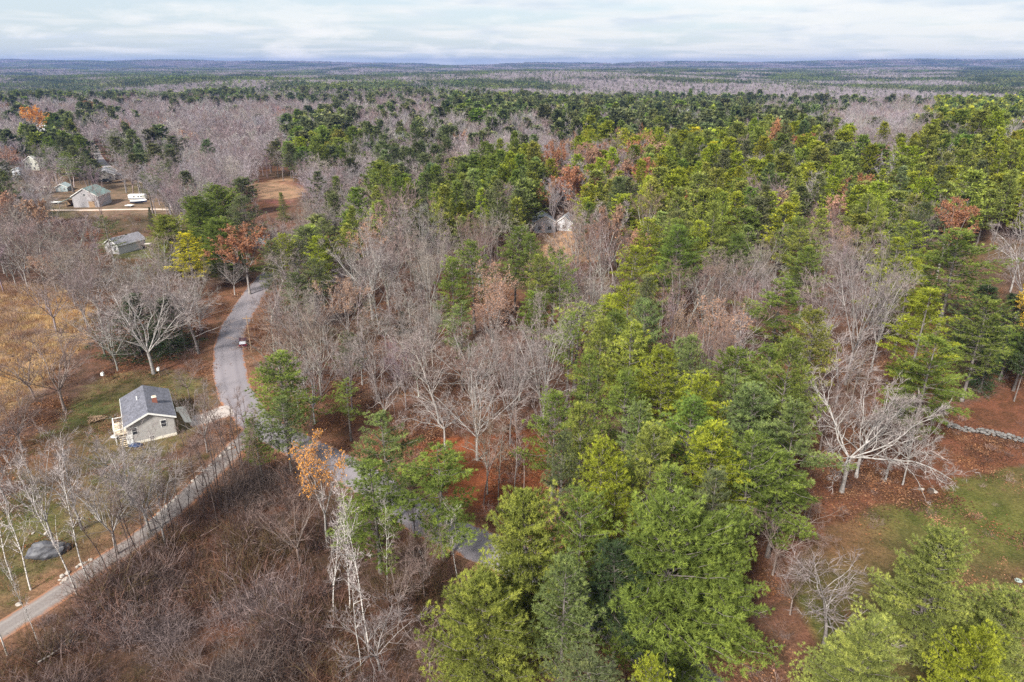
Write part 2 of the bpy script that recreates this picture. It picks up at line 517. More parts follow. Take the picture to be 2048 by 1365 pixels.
kit('pine1', pine_shape, [nm], [pb], (31, 32, 33, 34), 22., 4.6, Rr=5.0, cs=0.32, cone=0.28, whorl=1.15, bstep=0.85, tstep=0.6, tl=0.62, tw=0.2, nb=8, tk=4)
kit('tier1', pine_shape, [nm], [pb], (35, 36), 23., 5.0, Rr=5.6, cs=0.3, cone=0.6, whorl=1.5, bstep=0.8, tstep=0.5, tl=0.62, tw=0.2, nb=8, tk=4, gaps=.2, plume=.03)
kit('hem1', pine_shape, [nm], [pb], (37,), 15., 3.0, Rr=3.4, cs=0.04, cone=0.95, droop=8, whorl=0.9, bstep=0.8, tstep=0.55, tl=0.55, tw=0.22, nb=6, tk=4)
kit('bare0', bare_shape, [tm], [tm], (41, 42, 43, 44, 45), 17., 4.5, leaders=6, n1=8, n2=5, n3=5, bole=.26, tr=.19, spread=25, ang=(20, 46), la=.33, wig=.16, up=.07, twig=.028)
kit('oak0', bare_shape, [tm], [tm], (51, 52, 53), 18., 8.0, bole=0.3, leaders=6, spread=50, n1=8, n2=6, n3=6, wig=0.32, tr=0.27, la=0.3, up=0.02, tl=0.9, twig=0.036)
kit('birch0', bare_shape, [bm_], [bm_], (61, 62, 63), 16., 3.6, mode='mono', bole=0.34, n1=17, n2=4, n3=4, tr=0.13, la=0.24, up=0.05, ang=(30, 55), twig=0.027)
kit('lead0', bare_shape, [tm], [tm], (68, 69, 70), 16., 5.0, mode='mono', bole=0.28, n1=20, n2=7, n3=5, tr=0.2, la=0.36, up=0.05, ang=(28, 58), twig=0.028, wig=.16)
kit('slim0', bare_shape, [tm], [tm], (65, 66, 67), 13., 1.8, mode='mono', bole=0.45, n1=10, n2=4, n3=4, tr=0.09, la=0.14, up=0.08, ang=(20, 45), twig=0.02)
kit('rust0', bare_shape, [M['twig_f'], lm], [tm], (71, 72), 16., 4.5, n1=7, n2=6, n3=5, leaves=7, leafsize=0.3, leaftop=0.3)
kit('tip0', bare_shape, [M['twig_f'], lm], [tm], (75, 76), 16., 4.5, n1=7, n2=6, n3=6, leaves=2, leafsize=0.24, leaftop=0.62)
kit('bare1', bare_shape, [tm], [tm], (81, 82, 83, 84), 17., 4.5, n1=6, n2=5, n3=4, twig=0.05, tl=1.5, tk=4)
kit('rust1', bare_shape, [M['twig_f'], lm], [tm], (85, 86), 16., 4.5, n1=5, n2=5, n3=4, twig=0.045, tl=1.3, leaves=5, leafsize=0.55, tk=4, leaftop=.3)

# ------------------------------------------------------------------ tagging
def tag(o, label=None, cat=None, group=None, kind=None):
    if label: o['label'] = label
    if cat: o['category'] = cat
    if group: o['group'] = group
    if kind: o['kind'] = kind
    return o
def link(name, me, parent=None, loc=None):
    o = bpy.data.objects.new(name, me)
    COL.objects.link(o)
    if parent: o.parent = parent
    if loc is not None: o.location = loc
    return o
def empty(name, loc, rz=0.0):
    o = bpy.data.objects.new(name, None)
    COL.objects.link(o)
    o.empty_display_size = 0.3
    o.location = loc
    o.rotation_euler = (0, 0, rz)
    return o

# ------------------------------------------------------------------ colours
C = dict(
    y=(0.210, 0.238, 0.031), p=(0.132, 0.174, 0.040), d=(0.112, 0.132, 0.062), h=(0.048, 0.072, 0.034),
    g=(0.190, 0.218, 0.062), o=(0.185, 0.210, 0.048), c=(0.135, 0.172, 0.062), Y=(0.40, 0.37, 0.035),
    bark=(0.27, 0.245, 0.235), pale=(0.345, 0.325, 0.31), brown=(0.23, 0.185, 0.165), dark=(0.11, 0.085, 0.078), birch=(0.56, 0.53, 0.50),
    rust=(0.33, 0.155, 0.085), orange=(0.70, 0.33, 0.075), tan=(0.38, 0.23, 0.155), gold=(0.55, 0.38, 0.05))
CNAME = dict(y='yellow-green', p='mid-green', d='dull green', h='dark green', g='bright lime-green', o='olive-green', c='bluish green', Y='golden yellow')
placed = []          # x, y, radius of every tree
def jit(c, s=0.12):
    k = 1 + random.gauss(0, s)
    return tuple(max(0.01, v * k * (1 + random.gauss(0, s * .35))) for v in c)
def tree(name, key, x, y, h, width, color, bark, label, cat, group, vi=None, lean=0.0):
    rz_ = random.uniform(0, 2 * PI) if vi is None else vi * 2.4
    var = KIT[key]
    cm, wm, H0, r0 = var[(vi if vi is not None else random.randrange(99)) % len(var)]
    e = empty(name, (x, y, terf(x, y) - 0.05), rz_)
    e.scale = (width / 2 / r0, width / 2 / r0, h / H0)
    if lean:
        e.rotation_euler = (lean * math.cos(random.uniform(0, 6)), lean, random.uniform(0, 2 * PI))
    tw_ = {C['pale']: (.26, .225, .215), C['bark']: (.215, .18, .175), C['brown']: (.18, .13, .115), C['birch']: (.46, .41, .40)}
    c = link('crown', cm, e); c.color = (*tw_.get(tuple(color), color), 1)
    t = link('trunk', wm, e); t.color = (*bark, 1)
    tag(e, label, cat, group)
    placed.append((x, y, width / 2))
    return e

# ------------------------------------------------------------------ roads and open ground, in photo pixels
ROAD = [(545, 545), (528, 562), (508, 588), (487, 622), (466, 660), (458, 700), (460, 745), (476, 795), (520, 848), (585, 886), (660, 922), (735, 962), (805, 1010),
        (870, 1050), (930, 1078), (1010, 1112), (1100, 1165), (1215, 1235), (1340, 1330), (1420, 1400)]
TRACK = [(-170, 1372), (-60, 1300), (0, 1262), (60, 1225), (130, 1180), (200, 1130), (270, 1085), (330, 1035), (375, 993), (425, 945), (468, 900), (500, 868), (512, 850)]
DRIVE = [(384, 842), (410, 838), (435, 828), (468, 818), (492, 822)]
LANE = [(-60, 424), (60, 421), (170, 421), (290, 419), (370, 420), (410, 416)]
LANE2 = [(150, 262), (185, 292), (195, 312), (212, 332), (250, 352), (300, 368), (336, 388), (352, 415)]
def world_line(px, h=0):
    return [at(u, v)[:2] for u, v in px]
def resample(pts, step=1.5):
    P = np.array(pts, float)
    # Catmull-Rom through the points
    out = []
    Q = np.vstack([2 * P[0] - P[1], P, 2 * P[-1] - P[-2]])
    for i in range(1, len(Q) - 2):
        n = max(2, int(np.linalg.norm(Q[i + 1] - Q[i]) / step))
        for t in np.arange(n) / n:
            out.append(0.5 * ((2 * Q[i]) + (-Q[i - 1] + Q[i + 1]) * t + (2 * Q[i - 1] - 5 * Q[i] + 4 * Q[i + 1] - Q[i + 2]) * t * t
                              + (-Q[i - 1] + 3 * Q[i] - 3 * Q[i + 1] + Q[i + 2]) * t ** 3))
    out.append(P[-1])
    return np.array(out)
W_ROAD, W_TRACK, W_DRIVE, W_LANE, W_LANE2 = (resample(world_line(x)) for x in (ROAD, TRACK, DRIVE, LANE, LANE2))
def dist_line(x, y, line):
    x = np.asarray(x, float); y = np.asarray(y, float)
    d = np.full(x.shape, 1e9)
    for i in range(len(line)):
        d = np.minimum(d, (x - line[i, 0]) ** 2 + (y - line[i, 1]) ** 2)
    return np.sqrt(d)
LAWN1 = [(140, 800), (170, 775), (235, 752), (330, 742), (420, 762), (446, 800), (400, 850), (355, 900), (280, 925), (200, 930), (90, 990), (10, 960), (40, 895), (110, 850)]
LAWN2 = [(20, 985), (250, 935), (440, 905), (330, 1018), (230, 1090), (120, 1170), (20, 1220), (-60, 1230), (-40, 1060)]
YARD = [(1590, 1120), (1660, 1050), (1760, 1010), (1850, 1010), (1910, 960), (2040, 930), (2500, 820), (2900, 1500), (1690, 1500), (1640, 1260), (1580, 1190)]
LITTER = [(1560, 1080), (1640, 940), (1740, 880), (1860, 850), (2048, 760), (2500, 700), (2500, 1000), (1600, 1200)]
MARSH = [(-500, 585), (60, 572), (140, 585), (195, 625), (175, 690), (120, 730), (60, 790), (-20, 850), (-500, 980)]
MEADOW = [(498, 368), (545, 360), (600, 366), (612, 385), (585, 402), (560, 415), (530, 400), (505, 388)]
TOWN = [(-200, 340), (0, 335), (80, 330), (200, 322), (330, 360), (350, 425), (200, 432), (-200, 440)]
SCRUB = [(-300, 1400), (-40, 1290), (150, 1190), (330, 1060), (470, 930), (600, 930), (700, 985), (800, 1080), (900, 1140), (960, 1200), (960, 1500), (-300, 1700)]
PATCH7 = [(195, 475), (300, 470), (320, 510), (225, 520)]

# ------------------------------------------------------------------ ground
def build_ground():
    n = 620
    s = np.linspace(-1, 1, n)
    xs = np.sinh(s * 6.2) / np.sinh(6.2) * 16000
    ty = np.linspace(-0.62, 1, n)
    ys = 110 + np.sinh(ty * 6.2) / np.sinh(6.2) * 15000
    X, Y = np.meshgrid(xs, ys)
    Z = ter(X, Y)
    near = np.exp(-(np.hypot(X, Y - 110) / 260) ** 2)
    d1 = np.minimum(np.minimum(dist_line(X, Y, W_ROAD[::3]), dist_line(X, Y, W_TRACK[::3])), dist_line(X, Y, W_DRIVE[::2]))
    rough = (np.sin(X * .31) * np.sin(Y * .27 + 1) + np.sin(X * .13 + 2) * np.sin(Y * .17)) * 0.12
    Z = Z + rough * sstep(4, 10, d1) * near
    V = np.stack([X, Y, Z], -1).reshape(-1, 3)
    i = np.arange(n - 1)
    a = (i[:, None] * n + i[None, :]).ravel()
    F = np.stack([a, a + 1, a + n + 1, a + n], 1)
    mb = MB(); mb.add(V, F)
    me = mb.mesh('ground', [ground_mat()], smooth=True)
    # colour of the ground cover, zone by zone
    x, y, z = V[:, 0], V[:, 1], V[:, 2]
    u, v, dep = project(x, y, z)
    back = (y * math.cos(PITCH) - (z - CH) * math.sin(PITCH)) < 5
    g = np.random.default_rng(5)
    def nz(sc, seed):
        q = np.random.default_rng(seed).uniform(0, 7, 6)
        return (np.sin(x * sc + q[0] + 1.7 * np.sin(y * sc * .8 + q[1])) + np.sin(y * sc * 1.3 + q[2] + 1.4 * np.sin(x * sc * .7 + q[3])) + np.sin((x + y) * sc * .6 + q[4])) / 3
    col = np.zeros((len(x), 3))
    col[:] = (0.165, 0.095, 0.068)                       # leaf mould under the trees
    def mix(mask, c, k=1.0):
        m = (mask * k)[:, None]
        col[:] = col * (1 - m) + np.array(c)[None] * m
    mix(np.clip(0.5 + nz(.11, 1), 0, 1), (0.215, 0.085, 0.042), .7)
    mix(np.clip(nz(.05, 2) * 2, 0, 1) * (y > 150), (0.10, 0.10, 0.05), .5)
    jx = nz(.35, 21) * 7 + nz(.09, 22) * 12; jy = nz(.33, 23) * 4 + nz(.1, 24) * 6
    def zone(poly, c, k=1.0):
        mix((inpoly(u + jx, v + jy, poly) & ~back).astype(float), c, k)
    def zmask(poly):
        return (inpoly(u + jx, v + jy, poly) & ~back).astype(float)
    sc_ = zmask(SCRUB); mix(sc_, (0.10, 0.062, 0.045), .8)
    mix(sc_ * np.clip(nz(.17, 4) * 1.6, 0, 1), (0.20, 0.075, 0.035), .8)
    zone([(500, 585), (540, 590), (560, 660), (520, 730), (490, 730), (478, 690), (480, 650)], (0.27, 0.125, 0.065))
    zone([(430, 640), (470, 600), (500, 570), (470, 560), (420, 640), (400, 720), (430, 790), (450, 760)], (0.25, 0.12, 0.068))
    zone([(560, 800), (640, 830), (760, 900), (840, 980), (760, 960), (640, 895)], (0.27, 0.12, 0.06))
    zone([(830, 880), (1130, 850), (1130, 990), (1010, 1060), (900, 1050), (850, 980)], (0.27, 0.082, 0.030))
    zone([(1060, 470), (1260, 440), (1260, 520), (1060, 530)], (0.52, 0.30, 0.16))
    li = zmask(LITTER); mix(li, (0.205, 0.082, 0.045)); mix(li * np.clip(nz(.21, 6), 0, 1), (0.13, 0.062, 0.036), .8)
    for P in (LAWN1, LAWN2):
        m = zmask(P)
        mix(m, (0.200, 0.150, 0.070)); mix(m * np.clip(nz(.16, 8) * 1.8 + .35, 0, 1), (0.135, 0.150, 0.045), .85)
        mix(m * np.clip(nz(.23, 9) * 1.5 - .25, 0, 1), (0.26, 0.13, 0.075), .9)
    m = zmask(YARD)
    mix(m, (0.150, 0.118, 0.045)); mix(m * np.clip(nz(.09, 10) * 2 + .25, 0, 1), (0.135, 0.150, 0.032), .9)
    mix(m * np.clip(nz(.14, 12) * 2 - .1, 0, 1), (0.20, 0.105, 0.055), .9)
    m = zmask(MARSH)
    mix(m, (0.46, 0.29, 0.14)); mix(m * np.clip(nz(.13, 14) * 2.2, 0, 1), (0.25, 0.145, 0.095), .85)
    mix(m * np.clip(nz(.19, 15) * 2 - .3, 0, 1), (0.52, 0.38, 0.19), .8)
    m = zmask(MEADOW); mix(m, (0.42, 0.25, 0.15)); mix(m * np.clip(nz(.12, 3) * 3, 0, 1), (0.24, 0.09, 0.075), .95)
    m = zmask(TOWN); mix(m, (0.25, 0.17, 0.115)); mix(m * np.clip(nz(.07, 16) * 2, 0, 1), (0.15, 0.16, 0.06), .9)
    zone(PATCH7, (0.18, 0.18, 0.07))
    # leaves gathered along the verges
    dr = np.minimum(dist_line(x, y, W_ROAD[::2]), dist_line(x, y, W_TRACK[::2]))
    mix(sstep(8, 3.5, dr) * (y < 260), (0.28, 0.145, 0.088), .75)
    lum = col.mean(1, keepdims=True); col = (lum + (col - lum) * .86) * .72
    ca = me.color_attributes.new('cover', 'FLOAT_COLOR', 'POINT')
    ca.data.foreach_set('color', np.concatenate([col, np.ones((len(x), 1))], 1).astype(np.float32).ravel())
    o = link('ground', me)
    tag(o, kind='structure')
def ground_mat():
    m = mat('ground_cover'); t = m.node_tree
    a = N(t, 'ShaderNodeAttribute', attribute_name='cover')
    geo = N(t, 'ShaderNodeNewGeometry')
    def noise(scale, detail, rough, dist=0.0):
        n = N(t, 'ShaderNodeTexNoise', in_Scale=scale, in_Detail=detail, in_Roughness=rough, in_Distortion=dist)
        L(t, geo.outputs['Position'], n.inputs['Vector'])
        return n.outputs['Fac']
    r1 = ramp(t, [(0.32, (0.55, 0.52, 0.50)), (0.5, (1, 1, 1)), (0.68, (1.5, 1.45, 1.35))])
    L(t, noise(2.6, 8, 0.75), r1.inputs[0])
    m1 = N(t, 'ShaderNodeMixRGB', blend_type='MULTIPLY', in_0=1.0)
    L(t, a.outputs['Color'], m1.inputs[1]); L(t, r1.outputs[0], m1.inputs[2])
    r2 = ramp(t, [(0.38, (0.72, 0.78, 0.72)), (0.62, (1.2, 1.12, 1.1))])
    L(t, noise(0.28, 5, 0.6, 0.6), r2.inputs[0])
    m2 = N(t, 'ShaderNodeMixRGB', blend_type='MULTIPLY', in_0=1.0)
    L(t, m1.outputs[0], m2.inputs[1]); L(t, r2.outputs[0], m2.inputs[2])
    vo = N(t, 'ShaderNodeTexVoronoi', in_Scale=3.2); L(t, geo.outputs['Position'], vo.inputs['Vector'])
    r3 = ramp(t, [(0.10, (1, 1, 1)), (0.17, (0, 0, 0))]); L(t, vo.outputs['Distance'], r3.inputs[0])
    r4 = ramp(t, [(0.45, (0, 0, 0)), (0.6, (0.75, 0.75, 0.75))]); L(t, noise(0.5, 4, 0.6), r4.inputs[0])
    mk = N(t, 'ShaderNodeMath', operation='MULTIPLY'); L(t, r3.outputs[0], mk.inputs[0]); L(t, r4.outputs[0], mk.inputs[1])
    m3 = N(t, 'ShaderNodeMixRGB'); m3.inputs[2].default_value = (0.33, 0.16, 0.08, 1)
    L(t, mk.outputs[0], m3.inputs[0]); L(t, m2.outputs[0], m3.inputs[1])
    d = N(t, 'ShaderNodeBsdfDiffuse'); L(t, m3.outputs[0], d.inputs[0])
    b = N(t, 'ShaderNodeBump', in_Strength=0.9, in_Distance=0.25); L(t, noise(1.7, 8, 0.75), b.inputs['Height'])
    L(t, b.outputs[0], d.inputs['Normal'])
    finish(m, d.outputs[0])
    return m
build_ground()

def road_mat(name, col, col2, edge=0.25, grain=9.0):
    m = mat(name); t = m.node_tree
    uv = N(t, 'ShaderNodeAttribute', attribute_name='across')         # -1..1 over the width
    geo = N(t, 'ShaderNodeNewGeometry')
    n1 = N(t, 'ShaderNodeTexNoise', in_Scale=grain, in_Detail=6.0, in_Roughness=0.7); L(t, geo.outputs['Position'], n1.inputs['Vector'])
    n2 = N(t, 'ShaderNodeTexNoise', in_Scale=0.6, in_Detail=5.0, in_Roughness=0.6); L(t, geo.outputs['Position'], n2.inputs['Vector'])
    ab = N(t, 'ShaderNodeMath', operation='ABSOLUTE'); L(t, uv.outputs['Fac'], ab.inputs[0])
    # wheel tracks worn into the surface
    tr = ramp(t, [(0.0, (.25, .25, .25)), (0.22, (0.0, 0, 0)), (0.42, (1, 1, 1)), (0.62, (.1, .1, .1)), (1.0, (.35, .35, .35))])
    L(t, ab.outputs[0], tr.inputs[0])
    nm_ = N(t, 'ShaderNodeMath', operation='MULTIPLY'); L(t, tr.outputs[0], nm_.inputs[0]); L(t, n2.outputs['Fac'], nm_.inputs[1])
    c1 = N(t, 'ShaderNodeMixRGB'); c1.inputs[1].default_value = (*col, 1); c1.inputs[2].default_value = (*col2, 1)
    L(t, nm_.outputs[0], c1.inputs[0])
    r1 = ramp(t, [(0.3, (0.82, 0.82, 0.82)), (0.7, (1.18, 1.18, 1.18))]); L(t, n1.outputs['Fac'], r1.inputs[0])
    m1 = N(t, 'ShaderNodeMixRGB', blend_type='MULTIPLY', in_0=1.0); L(t, c1.outputs[0], m1.inputs[1]); L(t, r1.outputs[0], m1.inputs[2])
    # leaves blown onto the edges
    ad = N(t, 'ShaderNodeMath', operation='MULTIPLY_ADD', in_1=0.6, in_2=-0.3); L(t, n2.outputs['Fac'], ad.inputs[0])
    a2 = N(t, 'ShaderNodeMath', operation='ADD'); L(t, ab.outputs[0], a2.inputs[0]); L(t, ad.outputs[0], a2.inputs[1])
    a3 = N(t, 'ShaderNodeMath', operation='MULTIPLY_ADD', in_1=0.5, in_2=-0.25); L(t, n1.outputs['Fac'], a3.inputs[0])
    a4 = N(t, 'ShaderNodeMath', operation='ADD'); L(t, a2.outputs[0], a4.inputs[0]); L(t, a3.outputs[0], a4.inputs[1])
    re = ramp(t, [(1 - edge, (0, 0, 0)), (1 - edge * .3, (1, 1, 1))]); L(t, a4.outputs[0], re.inputs[0])
    m2 = N(t, 'ShaderNodeMixRGB'); m2.inputs[2].default_value = (0.30, 0.135, 0.07, 1)
    L(t, re.outputs[0], m2.inputs[0]); L(t, m1.outputs[0], m2.inputs[1])
    d = N(t, 'ShaderNodeBsdfDiffuse'); L(t, m2.outputs[0], d.inputs[0])
    finish(m, d.outputs[0])
    return m
def strip(name, line, width, m, z=0.02, w_end=None):
    P = line
    T = np.gradient(P, axis=0); T = T / np.linalg.norm(T, axis=1, keepdims=True)
    Nn = np.stack([-T[:, 1], T[:, 0]], 1)
    k = 7
    ac = np.linspace(-1, 1, k)
    w = np.full(len(P), width) if w_end is None else np.linspace(width, w_end, len(P))
    w = w * (1 + 0.03 * np.sin(np.arange(len(P)) * .7))
    XY = P[:, None, :] + Nn[:, None, :] * (ac[None, :, None] * w[:, None, None] / 2)
    Z = ter(XY[..., 0], XY[..., 1]) + z + 0.05 * (1 - ac[None, :] ** 2)
    Z[:, 0] -= 0.12; Z[:, -1] -= 0.12
    V = np.concatenate([XY, Z[..., None]], -1).reshape(-1, 3)
    n = len(P)
    a = (np.arange(n - 1)[:, None] * k + np.arange(k - 1)[None, :]).ravel()
    mb = MB(); mb.add(V, np.stack([a, a + 1, a + k + 1, a + k], 1))
    me = mb.mesh(name, [m], smooth=True)
    at_ = me.attributes.new('across', 'FLOAT', 'POINT')
    at_.data.foreach_set('value', np.tile(ac, n).astype(np.float32))
    return tag(link(name, me), kind='structure')
asphalt = road_mat('worn_asphalt', (0.235, 0.212, 0.225), (0.165, 0.15, 0.165), 0.16, 7.0)
gravel = road_mat('gravel', (0.20, 0.175, 0.165), (0.29, 0.26, 0.24), 0.42, 5.0)
sandy = road_mat('sandy_lane', (0.55, 0.45, 0.38), (0.45, 0.37, 0.31), 0.2, 5.0)
strip('road', W_ROAD, 7.0, asphalt, 0.10)
strip('track', W_TRACK, 4.2, gravel, 0.06, 5.0)
strip('driveway', W_DRIVE, 5.2, road_mat('pale_gravel', (0.42, 0.37, 0.34), (0.34, 0.29, 0.27), 0.3, 5.0), 0.08, 6.5)
strip('lane', W_LANE, 3.0, sandy, 0.12)
strip('lane', W_LANE2, 7.0, road_mat('pale_lane', (0.36, 0.33, 0.33), (0.30, 0.27, 0.27), .15, 5.0), 0.14, 5.0)

# ------------------------------------------------------------------ hero trees, read off the photo
G_PINE = 'white pines of the mixed wood'
G_BARE = 'leafless broadleaved trees of the wood'
